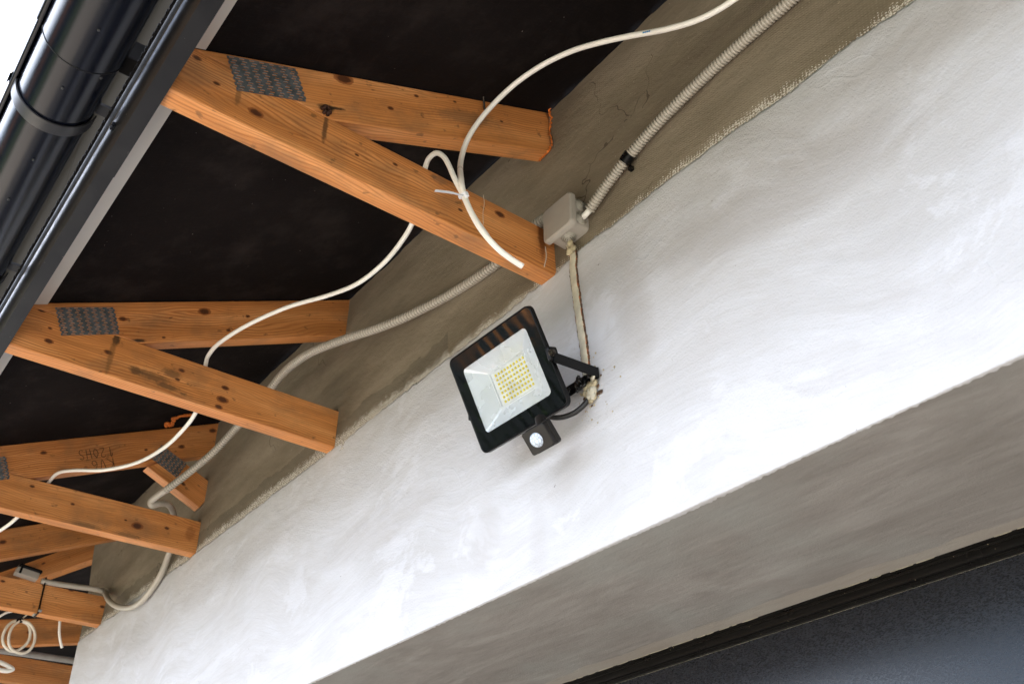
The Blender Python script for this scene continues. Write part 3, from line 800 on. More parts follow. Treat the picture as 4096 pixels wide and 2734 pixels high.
# orange smear on the membrane
g_ = MB(); seq = [(515, 320), (520, 290), (545, 275), (570, 300), (600, 292), (595, 262), (625, 245), (600, 225), (630, 210), (660, 205), (680, 190), (720, 182), (755, 178), (800, 172), (845, 168)]
pts = []
for p in seq:
    r_ = sight(*z6b(*p)); k = (1.628 - T) / (r_.z - T * r_.y); pts.append(r_ * k - Vector((0, 0, .004)))
cp = catmull(pts, 9)
for i in range(0, len(cp) - 3, 2):
    w_ = .0035 + .0055 * abs(noise.noise(cp[i] * 55))
    g_.tube([cp[i], cp[i + 1] + Vector((0, random.uniform(-.002, .002), 0)), cp[i + 3]], w_, 6, samples=3)
tag(g_.build('foam_smear', MT['orange'], smooth=True), 'orange foam smear squiggling over the black membrane above the third truss', 'foam')

# ================================================================== EAVES
ev = empty('eaves_trim', (-1.5, .2, 1.16)); tag(ev, 'dark metal eaves trim with rolled edge running beside the gutter', 'trim')
# rolled outer lip and flat underside; the nearer length laps over the farther one
def trim(x0, x1, dy, dz, name):
    g_ = MB(); p = [(.186, 1.215), (.1835, 1.205), (.1822, 1.196), (.1820, 1.188), (.1832, 1.1815), (.1852, 1.1760), (.1880, 1.1712), (.1912, 1.1667), (.1960, 1.1612), (.2225 + dy, 1.1612), (.2228 + dy, 1.1625), (.2228 + dy, 1.19)]
    g_.extr([(y, z + dz) for y, z in p], x0, x1); return g_.build(name, MT['flash'], ev, smooth=True, auto=22)
trim(-1.362, 3.0, 0, -.0012, 'trim_length'); trim(XL, -1.36, -.0008, 0, 'trim_length')
g_ = MB(); g_.extr([(.188, 1.225), (.1800, 1.2205), (.1775, 1.2150), (.1785, 1.2085), (.184, 1.204)], XL, 3.0); g_.build('seal_bead', MT['groove'], ev, smooth=True, auto=60)
g_ = MB(); x = XL   # bristly comb along the fascia
xs_ = []
while x < 3: xs_.append(x); x += .0065
for i, x in enumerate(xs_):
    w_ = .0008 + .0018 * abs(math.sin(i * 1.9)) + .0020 * abs(noise.noise(Vector((x * 17, 0, 0))))
    g_.abox(x, x + .0052, .1765 - w_, .1815, 1.2235, 1.2275 + .002 * math.sin(i * 1.3))
g_.build('comb', MT['comb'], ev)
fa = empty('fascia_board', (-1.5, .185, 1.2)); tag(fa, 'pale grey fascia sheet between gutter and dark eaves trim', 'fascia')
for (a, b) in ((XL, -3.905), (-3.902, -1.602), (-1.599, .75), (.753, 3.0)):
    g_ = MB(); g_.abox(a, b, .1822, .1860, 1.20, 1.433); g_.build('sheet', MT['fascia'], fa)
# pale sheet strips showing inside the trim, one per bay
es = empty('eaves_sheet', (-1.5, .24, 1.28)); tag(es, 'light grey sheet strip lying on the rafters inside the dark eaves trim', 'sheet')
def strip(x0, x1, dz=0.0, y1=.268):
    g_ = MB(); ya, yb = .198, y1
    za, zb_ = roof_z(ya) - .0025 - dz, roof_z(yb) - .0025 - dz
    g_.prism([(ya, za), (yb, zb_), (yb, zb_ + .0012), (ya, za + .0012)], (x0, 0, 0), (x1, 0, 0), (0, 0, 0), (0, 1, 0), (0, 0, 1)); g_.build('strip', MT['strip'], es, fix=True)
strip(-1.127, 3.0, 0, .262)
strip(-1.997, -1.228, .004, .269); strip(-1.2275, -1.17, 0, .262)
strip(-2.871, -2.04, 0, .266); strip(-3.741, -2.914, 0, .266); strip(XL, -3.784, 0, .266)

# ---- gutter
GY, GZ, GR = .0965, 1.2215, .0602
gt = empty('gutter', (-1.5, GY, GZ)); tag(gt, 'glossy black half round gutter at the roof edge, top left', 'gutter')
def arc(rad, a0, a1, n, dy=0, dz=0): return [(GY + dy + rad * math.cos(R(a0 + (a1 - a0) * i / n)), GZ + dz + rad * math.sin(R(a0 + (a1 - a0) * i / n))) for i in range(n + 1)]
g_ = MB(); p = arc(GR, 355, 186, 40)
# rolled front bead
bead = [(GY - GR - .0045 + .0062 * math.cos(R(a)), GZ + .001 + .0062 * math.sin(R(a))) for a in range(-20, 300, 20)]
g_.extr(p + bead, XL, -1.160); g_.build('trough', MT['gutter'], gt, smooth=True, auto=60)
g_ = MB(); p = arc(GR + .0014, 357, 184, 40); bead = [(GY - GR - .005 + .0078 * math.cos(R(a)), GZ + .001 + .0078 * math.sin(R(a))) for a in range(-20, 300, 20)]
g_.extr(p + bead, -1.163, 3.0); g_.build('trough', MT['gutter'], gt, smooth=True, auto=60)
g_ = MB(); g_.tube([Vector((-1.1635, y, z)) for y, z in arc(GR + .0012, 350, 190, 24)], .0011, 6, samples=2); g_.build('seam', MT['groove'], gt, smooth=True)
for (a, b) in ((430, 605), (695, 535), (865, 430), (680, 205), (230, 1098), (60, 1370)):
    r_ = sight(*z1(a, b)); yy, zz = r_.y, r_.z; A = yy * yy + zz * zz; B = -2 * (yy * GY + zz * GZ); C_ = GY ** 2 + GZ ** 2 - GR ** 2; ds = B * B - 4 * A * C_
    if ds > 0:
        k = (-B - math.sqrt(ds)) / 2 / A; c_ = r_ * k; n = Vector((0, c_.y - GY, c_.z - GZ)).normalized()
        g_ = MB(); g_.tube([c_ - n * .001, c_ + n * .0018], .0022, 8); g_.build('rivet', MT['strap'], gt, smooth=True)
def bracket(x):
    g_ = MB(); w_ = .0125
    outer = arc(GR + .0042, 352, 186, 36); inner = arc(GR + .0016, 352, 186, 36)
    hook = [(GY - GR - .0050 + .0092 * math.cos(R(a)), GZ + .001 + .0092 * math.sin(R(a))) for a in range(-10, 200, 20)]
    hooki = [(GY - GR - .0050 + .0070 * math.cos(R(a)), GZ + .001 + .0070 * math.sin(R(a))) for a in range(-10, 200, 20)]
    o_ = outer + hook; i_ = inner + hooki; n = len(g_.v); k = len(o_)
    for xx in (x - w_, x + w_):
        for q in o_: g_.v.append(Vector((xx, *q)))
        for q in i_: g_.v.append(Vector((xx, *q)))
    for j in range(k - 1):
        a = n + j; g_.f += [(a, a + 1, a + 2 * k + 1, a + 2 * k), (a + k, a + 3 * k, a + 3 * k + 1, a + k + 1), (a, a + k, a + k + 1, a + 1), (a + 2 * k, a + 2 * k + 1, a + 3 * k + 1, a + 3 * k)]
    g_.abox(x + .004, x + .028, GY + GR - .002, .186, 1.2245, 1.2295)
    g_.build('bracket', MT['strap'], gt, smooth=True, auto=40, fix=True)
for x in (-1.309, -1.83, -2.38, -2.93, -.75, -.2): bracket(x)
g_ = MB(); g_.abox(-1.205, -1.165, GY + GR - .001, .184, 1.232, 1.275); g_.build('joint_clip', MT['comb'], gt, bevel=.003)
g_ = MB(); p_ = at(*z1(780, 868), 1, .1835); g_.box(p_, (.006, 0, 0), (0, .0035, .001), (0, 0, .005)); g_.build('screw_clip', MT['gutter'], gt, bevel=.001)

# ================================================================== JUNCTION BOX
jb = empty('junction_box', (-1.064, .999, 1.253)); tag(jb, 'square grey plastic junction box with ringed cable grommets fixed to the upper wall', 'junction box')
def ring(w, h, r_, y, cx, cz, n=6):
    return [Vector((cx + a, y, cz + b)) for a, b in MB().rrect(w, h, r_, n)]
bx, bz = -1.064, 1.2525
g_ = MB(); g_.loft([ring(.0765, .0735, .010, 1.0005, bx, bz), ring(.0745, .0715, .010, .9615, bx, bz)]); g_.build('body', MT['pvc'], jb, smooth=True, auto=50)
lx, lz = -1.0615, 1.2490
g_ = MB(); g_.loft([ring(.0840, .0800, .010, .9635, lx, lz), ring(.0850, .0810, .0105, .9630, lx, lz), ring(.0850, .0810, .0105, .9545, lx, lz), ring(.0835, .0795, .0100, .9525, lx, lz), ring(.0770, .0730, .008, .9500, lx, lz)])
g_.build('lid', MT['pvc'], jb, smooth=True, auto=28)
def grommet(c, n, u, R0=.0135):
    c, n, u = Vector(c), Vector(n), Vector(u); v = n.cross(u); g_ = MB()
    prof = [(1.0, 0), (1.0, .0022), (.92, .0030), (.88, .0004), (.84, .0004), (.80, .0038), (.70, .0044), (.66, .0012), (.62, .0012), (.58, .0052), (.46, .0058), (.42, .0024), (.38, .0024), (.34, .0064), (.20, .0068), (.16, .0046), (.12, .0046), (.08, .0070), (.01, .0070)]
    g_.loft([[c + (u * math.cos(2 * math.pi * i / 28) + v * math.sin(2 * math.pi * i / 28)) * R0 * a + n * b for i in range(28)] for a, b in prof]); g_.build('grommet', MT['ring'], jb, smooth=True, auto=70)
grommet((-1.0268, .981, 1.2700), (1, 0, 0), (0, 0, 1), .0128); grommet((-1.0268, .981, 1.2375), (1, 0, 0), (0, 0, 1), .0140)
grommet((-1.0640, .981, 1.2165), (0, 0, -1), (1, 0, 0), .0150); grommet((-1.1015, .981, 1.2600), (-1, 0, 0), (0, 0, 1), .0135)

# ================================================================== CONDUITS
def dpt(a, b, ax, val): return at(*D(a, b), ax, val)
up_c = empty('conduit', (-.8, .985, 1.3)); tag(up_c, 'grey corrugated conduit rising from the junction box to the top edge', 'conduit')
pts = [dpt(2100, -250, 1, .985), dpt(1950, -125, 1, .985), dpt(1815, 0, 1, .985), dpt(1700, 100, 1, .985), dpt(1600, 192, 1, .985), dpt(1510, 282, 1, .984), dpt(1440, 362, 1, .984), dpt(1388, 430, 1, .984), dpt(1352, 482, 1, .984)]
g_ = MB(); g_.tube(pts, .0092, 16, corr=(.0062, .0012)); g_.build('corrugated_tube', MT['conduit'], up_c, smooth=True)
g_ = MB(); g_.tube([dpt(1356, 478, 1, .984), dpt(1330, 506, 1, .9835)], .0062, 12); g_.build('inner_cable', MT['cable'], up_c, smooth=True)
cl = MB(); a = dpt(1433, 372, 1, .984); b = dpt(1446, 354, 1, .984); cl.tube([a, b], .0122, 20); 
cl.abox(a.x - .002, a.x + .006, .993, 1.001, a.z - .0145, a.z - .006)
tag(cl.build('conduit_clip', MT['black'], smooth=True, auto=40), 'black clip holding the corrugated conduit on the grey plaster', 'clip')

lo_c = empty('conduit', (-2.2, .9, 1.4)); tag(lo_c, 'grey corrugated conduit looping from box past the trusses to the far corner', 'conduit')
pts = [Vector((-1.1, .983, 1.262)), dpt(1250, 502, 1, .982), dpt(1200, 545, 1, .985), dpt(1145, 600, 1, .985), dpt(1050, 665, 1, .985), dpt(960, 713, 1, .970), dpt(880, 748, 1, .945), dpt(790, 778, 1, .915), dpt(710, 810, 1, .890), dpt(655, 850, 1, .885), dpt(620, 892, 1, .890), dpt(580, 937, 1, .905), dpt(545, 977, 1, .915), dpt(490, 1036, 1, .90), dpt(430, 1086, 1, .87), dpt(380, 1124, 1, .84)]
g_ = MB(); g_.tube(pts, .0098, 16, corr=(.0088, .0014)); g_.build('corrugated_tube', MT['conduit'], lo_c, smooth=True)
pts = [dpt(383, 1122, 1, .842), dpt(362, 1136, 1, .83), dpt(347, 1149, 1, .822), dpt(349, 1158, 1, .828), dpt(366, 1154, 1, .85), dpt(383, 1155, 1, .88), dpt(394, 1166, 1, .91), dpt(400, 1185, 1, .935), dpt(402, 1225, 1, .965), dpt(386, 1275, 1, .980), dpt(370, 1315, 1, .983), dpt(350, 1348, 1, .983), dpt(326, 1377, 1, .982), dpt(300, 1392, 1, .980), dpt(270, 1390, 1, .975), dpt(250, 1376, 1, .965), dpt(240, 1358, 0, -3.72), dpt(222, 1351, 0, -3.728), dpt(180, 1345, 0, -3.735), dpt(130, 1338, 0, -3.74), dpt(95, 1331, 0, -3.74)]
g_ = MB(); g_.tube(pts, .0100, 14, samples=16); g_.build('smooth_bend', MT['conduit'], lo_c, smooth=True)
# plug on the fourth truss
pg = empty('connector_plug', (-3.74, .70, 1.29)); tag(pg, 'small grey and black plug lying on the fourth truss chord', 'connector')
P0 = at(*z5(165, 275), 0, -3.73); P1 = at(*z5(425, 362), 0, -3.73); d = (P1 - P0); L = d.length; d.normalize(); n = Vector((0, -d.z, d.y))
g_ = MB(); g_.box(P0 + d * L / 2 + n * .013 , d * L / 2, n * .013, (.018, 0, 0)); g_.build('housing', MT['pvc'], pg, bevel=.003)
g_ = MB(); g_.box(P0 + d * (L / 2 + .004) + n * .033 + Vector((-.003, 0, 0)), d * (L / 2 + .002), n * .0075, (.020, 0, 0)); g_.build('cover', MT['black'], pg, bevel=.006)
g_ = MB(); g_.box(P0 + d * .014 + n * .018, d * .004, n * .015, (.0195, 0, 0)); g_.build('latch', MT['black'], pg, bevel=.001)
# black strap round the fourth chord
st = empty('cable_tie', (-3.74, .76, 1.2)); tag(st, 'black cable tie wrapped round the fourth truss chord', 'cable tie')
A = at(*z5(535, 345), 0, -3.735); B = at(*z5(450, 715), 0, -3.735)
g_ = MB(); g_.tube([A + Vector((-.02, 0, .006)), A + Vector((.003, 0, .006)), A, (A + B) / 2 + Vector((.001, 0, 0)), B, B + Vector((-.004, 0, -.006)), B + Vector((-.045, 0, -.008))], .0030, 6, samples=6); g_.build('strap', MT['black'], st, smooth=True)
g_ = MB(); g_.box(B + Vector((.004, .004, .002)), (.004, 0, 0), (0, .006, 0), (0, 0, .004)); g_.box(B + Vector((-.022, -.008, -.008)), (.012, 0, 0), (0, .003, 0), (0, 0, .003)); g_.build('buckle', MT['slip'], st, bevel=.0015)

# ================================================================== WHITE CABLES
wc = empty('white_cable', (-1.05, .75, 1.2)); tag(wc, 'thick white cable looping in front of the nearest truss with a free end', 'cable')
pts = [dpt(1760, -60, 1, .935), dpt(1683, 0, 1, .93), dpt(1610, 42, 1, .92), dpt(1530, 67, 1, .905), dpt(1450, 82, 1, .89), dpt(1380, 97, 1, .875), dpt(1310, 118, 1, .86), dpt(1240, 152, 1, .84), dpt(1175, 198, 1, .82), dpt(1115, 258, 1, .795), dpt(1075, 315, 1, .775), dpt(1057, 370, 1, .76), dpt(1058, 415, 0, -1.075), dpt(1065, 448, 0, -1.072), dpt(1080, 485, 0, -1.065), dpt(1105, 528, 0, -1.058), dpt(1140, 568, 0, -1.052), dpt(1170, 592, 0, -1.048), dpt(1199, 611, 0, -1.044)]
g_ = MB(); g_.tube(pts, .0054, 14, samples=12); g_.build('sheath', MT['cable'], wc, smooth=True)
g_ = MB(); pr = dpt(1480, 78, 1, .889)
for k in range(7):
    q = pr + (dpt(1492, 75, 1, .8905) - pr) * (k * .2); q = q + Vector((0, -.0054, -.0005)) * .9
    g_.box(q, (.0012, .0002, 0), (0, .0002, 0), (0, 0, .0018 - .0006 * (k % 2)))
g_.build('print_mark', MT['bluemark'], wc)
wb = empty('white_cable', (-2.2, .65, 1.25)); tag(wb, 'slimmer white cable sagging from truss to truss under the membrane', 'cable')
pts = [dpt(1118, 542, 0, -1.060), dpt(1094, 508, 0, -1.0655), dpt(1075, 475, 0, -1.0700), dpt(1062, 447, 0, -1.076), dpt(1044, 412, 0, -1.082), dpt(1030, 380, 0, -1.09), dpt(1018, 360, 0, -1.098), dpt(1003, 351, 0, -1.11), dpt(989, 358, 0, -1.13), dpt(978, 376, 0, -1.155), dpt(966, 430, 0, -1.17), dpt(951, 498, 0, -1.18), dpt(925, 548, 0, -1.26), dpt(880, 603, 0, -1.38), dpt(820, 650, 0, -1.50), dpt(750, 678, 0, -1.62), dpt(660, 704, 0, -1.75), dpt(570, 744, 0, -1.86), dpt(505, 785, 0, -1.95), dpt(480, 812, 0, -2.0), dpt(472, 835, 0, -2.03), dpt(465, 890, 0, -2.045), dpt(450, 943, 0, -2.06), dpt(420, 985, 0, -2.15), dpt(375, 1027, 0, -2.30), dpt(315, 1060, 0, -2.48), dpt(240, 1077, 0, -2.62), dpt(170, 1078, 0, -2.74), dpt(132, 1085, 0, -2.84), dpt(110, 1108, 0, -2.90), dpt(75, 1150, 0, -2.93), dpt(35, 1190, 0, -2.95), dpt(0, 1216, 0, -3.02), dpt(-60, 1250, 0, -3.1)]
g_ = MB(); g_.tube(pts, .0050, 12, samples=10); g_.build('sheath', MT['cable'], wb, smooth=True)
ct = empty('cable_tie', (-1.07, .74, 1.19)); tag(ct, 'white nylon cable tie binding the two white cables', 'cable tie')
a = dpt(1060, 449, 0, -1.070); b = dpt(1067, 445, 0, -1.070)
t_ = (dpt(1068, 455, 0, -1.071) - dpt(1060, 440, 0, -1.071)).normalized()
g_ = MB(); ce = dpt(1063, 448, 0, -1.073)
g_.tube([ce - t_ * .0022, ce + t_ * .0022], .0098, 16); g_.build('band', MT['tie'], ct, smooth=True, auto=40)
g_ = MB(); g_.box(dpt(1069, 446, 0, -1.064), (.003, 0, 0), t_ * .0045, (0, .0035, .001)); g_.build('head', MT['tie'], ct, bevel=.001)
g_ = MB(); q0 = dpt(1063, 449, 0, -1.062); q1 = dpt(1030, 441, 0, -1.055); q2 = dpt(998, 437, 0, -1.05)
tp = catmull([q0, (q0 + q1) / 2 + Vector((0, 0, .0005)), q1, q2], 6)
up = Vector((0, .35, .9)).normalized()
for p, q in zip(tp, tp[1:]):
    g_.box((p + q) / 2, (q - p) * .52, up * (.0021 if (p - q0).length < .028 else .0030), Vector((1, 0, 0)) * .0007)
g_.build('tail', MT['tie'], ct)

# small far cables
Xc = -3.86
co = empty('cable_coil', (Xc, .8, 1.15)); tag(co, 'thin pale cable coiled in two loops hanging below the fourth truss', 'cable')
def zpt(a, b, x=Xc): return at(*z5(a, b), 0, x)
g_ = MB()
g_.tube([zpt(240, 822), zpt(150, 835), (zpt(70, 910)), zpt(30, 1030), zpt(60, 1130), zpt(150, 1185), zpt(260, 1140), zpt(335, 1060), zpt(355, 960), zpt(330, 870), zpt(240, 822)], .0050, 8, samples=8)
g_.tube([zpt(230, 825, Xc + .01), zpt(150, 890, Xc + .01), zpt(105, 1000, Xc + .01), zpt(110, 1110, Xc + .01), zpt(170, 1180, Xc + .01), zpt(265, 1207, Xc + .01), zpt(355, 1160, Xc + .01), zpt(408, 1050, Xc + .01), zpt(400, 940, Xc + .01), zpt(340, 850, Xc + .01), zpt(250, 820, Xc + .01)], .0050, 8, samples=8)
g_.tube([zpt(250, 815, Xc), zpt(290, 775, Xc), zpt(345, 735, Xc + .01), zpt(420, 700, Xc)], .0028, 6)
g_.build('loops', simple('pale_translucent_cable', (.62, .56, .46), .35), co, smooth=True)
g_ = MB(); g_.box(zpt(232, 822, Xc + .008), (.006, 0, 0), (0, .011, .003), (0, 0, .008)); g_.build('knot_tape', MT['black'], co, bevel=.003)
for pts, r_, lab, x in (([(-60, 800), (0, 770), (80, 725), (170, 708), (260, 700)], .0045, 'pale cable arching up at the left edge above the coil', -3.88),
                        ([(708, 780), (702, 850), (696, 950), (706, 1050), (728, 1142)], .0048, 'short pale cable end dangling beside the coil', -3.86),
                        ([(-80, 1285), (0, 1312), (90, 1352), (146, 1392), (90, 1412), (0, 1402), (-80, 1385)], .0085, 'white cable bend sticking in at the bottom left edge', -4.3)):
    g_ = MB(); g_.tube([zpt(a, b, x) for a, b in pts], r_, 10); tag(g_.build('cable_end', MT['cable'], smooth=True), lab, 'cable')
g_ = MB(); g_.tube([zpt(-200, 1145, -4.45), zpt(300, 1212, -4.45), zpt(1000, 1312, -4.45)], .0130, 12); tag(g_.build('pipe', MT['greywire'], smooth=True), 'straight grey pipe above the lowest joist at the bottom left', 'pipe')

# ================================================================== FLOODLIGHT
fl = empty('floodlight', (-1.03, .995, .9)); tag(fl, 'square black LED floodlight on a bracket tilting down from the white wall', 'floodlight')
C0 = Vector((-1.1427, .885, .8934)); N = Vector((.0327, -.8922, -.4504)).normalized(); U = Vector((.9994, .0336, .006)); U = (U - N * U.dot(N)).normalized(); V = N.cross(U)
if V.z > 0: V = -V
def FP(a, b, off=0.0): return C0 + U * a + V * b - N * off
def fring(w, h, r_, off, n=7): return [FP(a, b, off) for a, b in MB().rrect(w, h, r_, n)]
W, H = .2275, .1860
g_ = MB()   # die-cast housing with thin raised rim
g_.loft([fring(W - .006, H - .006, .010, .0015), fring(W - .003, H - .003, .0115, -.0004), fring(W, H, .0125, .0008), fring(W + .001, H + .001, .013, .009), fring(W - .004, H - .004, .013, .0115), fring(W - .022, H - .022, .012, .016), fring(W - .05, H - .05, .012, .026)], c0=False, c1=True)
g_.build('housing', MT['black'], fl, smooth=True, auto=35)
g_ = MB()
for k in range(11): g_.box(FP(-.07 + k * .014, 0, .0335), U * .0016, V * .055, N * .007)
g_.build('cooling_fins', MT['black'], fl)
# printed glass border
def annulus(w, h, r_, w2, h2, r2, off, name, mat, par):
    g_ = MB(); A = fring(w, h, r_, off); B = fring(w2, h2, r2, off); n = len(A); g_.v = A + B
    for i in range(n): j = (i + 1) % n; g_.f.append((i, j, n + j, n + i))
    return g_.build(name, mat, par)
gb = annulus(W - .006, H - .006, .010, .1745, .1245, .008, .0012, 'glass_border', MT['blackgloss'], fl)
# reflector pan
g_ = MB(); pw, pph = .0860, .0620
g_.loft([fring(.1755, .1255, .008, .0020), fring(.1715, .1215, .007, .0032), fring(pw + .006, pph + .006, .002, .0185), fring(pw + .002, pph + .002, .001, .0195)], c0=False, c1=False)
g_.build('reflector', MT['reflector'], fl, auto=30)
g_ = MB(); pcx = .0028
def PP(a, b, off): return FP(a + pcx, b, off)
g_.v = [PP(-pw / 2 - .004, -pph / 2 - .004, .0200), PP(pw / 2 + .004, -pph / 2 - .004, .0200), PP(pw / 2 + .004, pph / 2 + .004, .0200), PP(-pw / 2 - .004, pph / 2 + .004, .0200)]; g_.f = [(0, 1, 2, 3)]
pcb = g_.build('led_board', MT['pcb'], fl)
g_ = MB(); tr_ = MB()
for i in range(10):
    for j in range(7):
        a = .0042 + (-.0374 + i * .0083); b = -.0245 + j * .00835
        g_.box(FP(a, b, .0192), U * .0018, V * .0021, N * .0006)
    a = .0042 - .0374 + i * .0083 + .0026
    for j in range(7): tr_.box(FP(a, -.0245 + j * .00835 + .0006, .0196), U * .0007, V * .0009, N * .0002)
g_.build('led_chips', MT['led'], fl, bevel=0); rm = MB(); A_ = fring(pw + .010, pph + .010, .002, .0178); B_ = fring(pw + .005, pph + .005, .002, .0178); n_ = len(A_); rm.v = A_ + B_
for i in range(n_): rm.f.append((i, (i + 1) % n_, n_ + (i + 1) % n_, n_ + i))
rm.build('board_rim', MT['pcb'], fl)
tr_.build('board_traces', MT['trace'], fl)
g_ = MB(); rr = fring(.1745, .1245, .008, .0013)
if (rr[8] - rr[0]).cross(rr[16] - rr[0]).dot(N) < 0: rr = rr[::-1]
g_.v = rr; g_.f = [tuple(range(len(rr)))]
g_.build('front_glass', glass_mat('lamp_glass', base_mix=.03), fl, fix=False)
# bracket: two arms and the crossbar on the wall
def arm(x):
    y0, z0, y1, z1_ = .893, .8835, .9935, .8905; g_ = MB(); h_ = .0102
    dy, dz = y1 - y0, z1_ - z0; L = math.hypot(dy, dz); n = Vector((0, -dz / L, dy / L))
    g_.box((x, (y0 + y1) / 2, (z0 + z1_) / 2), (.0013, 0, 0), Vector((0, dy / 2, dz / 2)), n * h_)
    return g_.build('bracket_arm', MT['black'], fl, bevel=.001)
arm(-1.0205); arm(-1.262)
g_ = MB(); g_.box((-1.1412, .9925, .8905), (.1222, 0, 0), (0, .0013, 0), (0, 0, .0112)); g_.build('bracket_bar', MT['black'], fl, bevel=.001)
g_ = MB(); pc = Vector((-1.0170, .8885, .8895))
for (r_, a0, a1, k) in ((.0068, -.0045, -.003, 16), (.0050, -.003, .003, 6), (.0030, .003, .0042, 12)):
    g_.loft([[pc + Vector((xx, r_ * math.cos(2 * math.pi * i / k), r_ * math.sin(2 * math.pi * i / k))) for i in range(k)] for xx in (a0, a1)])
g_.build('pivot_bolt', MT['nut'], fl, auto=30)
g_ = MB(); g_.box((-1.026, .895, .893), (.005, 0, 0), (0, .010, .003), (0, -.004, .012)); g_.build('pivot_lug', MT['black'], fl, bevel=.003)
# supply cable
g_ = MB(); g_.tube([(-1.128, .930, .850), (-1.116, .940, .834), (-1.102, .950, .8262), (-1.088, .962, .8230), (-1.070, .975, .8270), (-1.056, .985, .838), (-1.047, .993, .852), (-1.044, .999, .862)], .0046, 12); g_.build('supply_cable', MT['rubber'], fl, smooth=True)
# motion sensor below
se = MB(); phi = R(40); Nv = Vector((.03, -math.cos(phi), -math.sin(phi))).normalized(); Us = Vector((1, .03, 0)); Us = (Us - Nv * Us.dot(Nv)).normalized(); Vs = Nv.cross(Us)
if Vs.z > 0: Vs = -Vs
def mean(ps):
    return sum(ps, Vector()) / len(ps)
Sc = mean([at(*z6(*q), 1, .915) for q in ((985, 1145), (815, 1240), (905, 1395), (1065, 1300))])
def SP(a, b, off=0.0): return Sc + Us * a + Vs * b - Nv * off
def sring(w, h, r_, off, n=6): return [SP(a, b, off) for a, b in MB().rrect(w, h, r_, n)]
sw, sh = .0535, .0415
se.loft([sring(sw - .003, sh - .003, .0035, -.0010), sring(sw, sh, .0045, .0004), sring(sw, sh, .0045, .010), sring(sw - .001, sh - .001, .0045, .0108), sring(sw - .001, sh - .001, .0045, .0115), sring(sw + .001, sh + .002, .005, .0120), sring(sw + .001, sh + .002, .005, .0215), sring(sw - .002, sh - .001, .005, .0230)])
sen = se.build('motion_sensor', MT['sensorblack'], fl, smooth=True, auto=35)
g_ = MB(); rings = []
for k in range(7):
    a = R(90 * k / 6.2); rr_ = .0128 * math.cos(a); hh_ = .0085 * math.sin(a)
    rings.append([SP(rr_ * math.cos(2 * math.pi * i / 24) - .001, rr_ * math.sin(2 * math.pi * i / 24), -.001 - hh_) for i in range(24)])
g_.loft(rings, c0=False); le = g_.build('lens', MT['lens'], sen, smooth=True)
# lens facets
m = MT['lens']; nt = m.node_tree; b_ = nt.nodes['Principled BSDF']; G = NT(nt); vo = G.n('ShaderNodeTexVoronoi', feature='DISTANCE_TO_EDGE'); vo.inputs['Scale'].default_value = 170; G.l(G.coord(), vo.inputs['Vector'])
f_ = G.ramp(vo.outputs['Distance'], [(.0, 0), (.12, 1)]); nt.links.new(G.bump(f_, .6, .001), b_.inputs['Normal']); nt.links.new(G.mix(f_, (.30, .36, .44), (.66, .74, .84)), b_.inputs['Base Color'])
g_ = MB(); g_.tube([at(*z6(965, 1092), 1, .918), SP(.012, -.014, .012)], .0095, 14); g_.build('sensor_neck', MT['sensorblack'], fl, smooth=True, auto=40)

# ================================================================== CHASE AND FOAM
ch = empty('cable_chase', (-1.06, 1, 1.05)); tag(ch, 'foam filled cable groove running down the white wall from junction box to floodlight', 'cable chase')
cpts = [(1303, 552), (1311, 572), (1316, 590), (1315, 615), (1320, 660), (1328, 720), (1334, 760), (1340, 800), (1346, 860), (1350, 885)]
ctr = catmull([at(*D(*p), 1, .9972) for p in cpts], 22)
def ragged(half, yo, name, mat, sc, amp, sd):
    g_ = MB()
    for i, p in enumerate(ctr):
        wl = half + amp * noise.noise(Vector((p.z * sc, sd, 0))) + amp * .8 * noise.noise(Vector((p.z * sc * 4, sd, 5)))
        wr_ = half + amp * noise.noise(Vector((p.z * sc, sd, 9))) + amp * .8 * noise.noise(Vector((p.z * sc * 4, sd, 15)))
        yy = yo + .0006 * noise.noise(Vector((p.z * 60, 1, sd)))
        g_.v += [Vector((p.x - wl, yo + .002, p.z)), Vector((p.x - wl * .85, yy, p.z)), Vector((p.x, yy - .0008 - .0008 * noise.noise(Vector((p.z * 90, 3, sd))), p.z)), Vector((p.x + wr_ * .85, yy, p.z)), Vector((p.x + wr_, yo + .002, p.z))]
    for i in range(len(ctr) - 1):
        for j in range(4): a = i * 5 + j; g_.f.append((a, a + 1, a + 6, a + 5))
    return g_.build(name, mat, ch, smooth=True)
ragged(.0112, .9958, 'broken_plaster_edge', MT['crumb'], 90, .0022, 1)
ragged(.0098, .9954, 'brick_edge', MT['brick'], 120, .0020, 5)
ragged(.0086, .9942, 'foam_filling', MT['foampale'], 40, .0010, 9)
def lump(name, mat, parent, c, r_, n, seed, squash=(1, .6, 1)):
    rnd = random.Random(seed); g_ = MB()
    for k in range(n):
        cc = Vector(c) + Vector((rnd.gauss(0, r_[0]), rnd.gauss(0, r_[1]) * .5, rnd.gauss(0, r_[2]))); s_ = rnd.uniform(.35, 1) * r_[3]
        bm = bmesh.new(); bmesh.ops.create_icosphere(bm, subdivisions=2, radius=1)
        b0 = len(g_.v)
        for v in bm.verts:
            q = v.co * (1 + .55 * noise.noise(v.co * 1.7 + Vector((k * 3.1, seed, 0)))); g_.v.append(cc + Vector((q.x * squash[0], q.y * squash[1], q.z * squash[2])) * s_)
        for f in bm.faces: g_.f.append(tuple(b0 + v.index for v in f.verts))
        bm.free()
    return g_.build(name, mat, parent, smooth=True)
lump('foam_top', MT['foam'], ch, at(*z4(0, 0), 1, 1) * 0 + Vector((-1.068, .990, 1.196)), (.004, .003, .008, .008), 10, 4)
fm = empty('foam_patch', (-1.045, .995, .87)); tag(fm, 'ragged cream and black foam lump where the floodlight bracket meets the wall', 'foam')
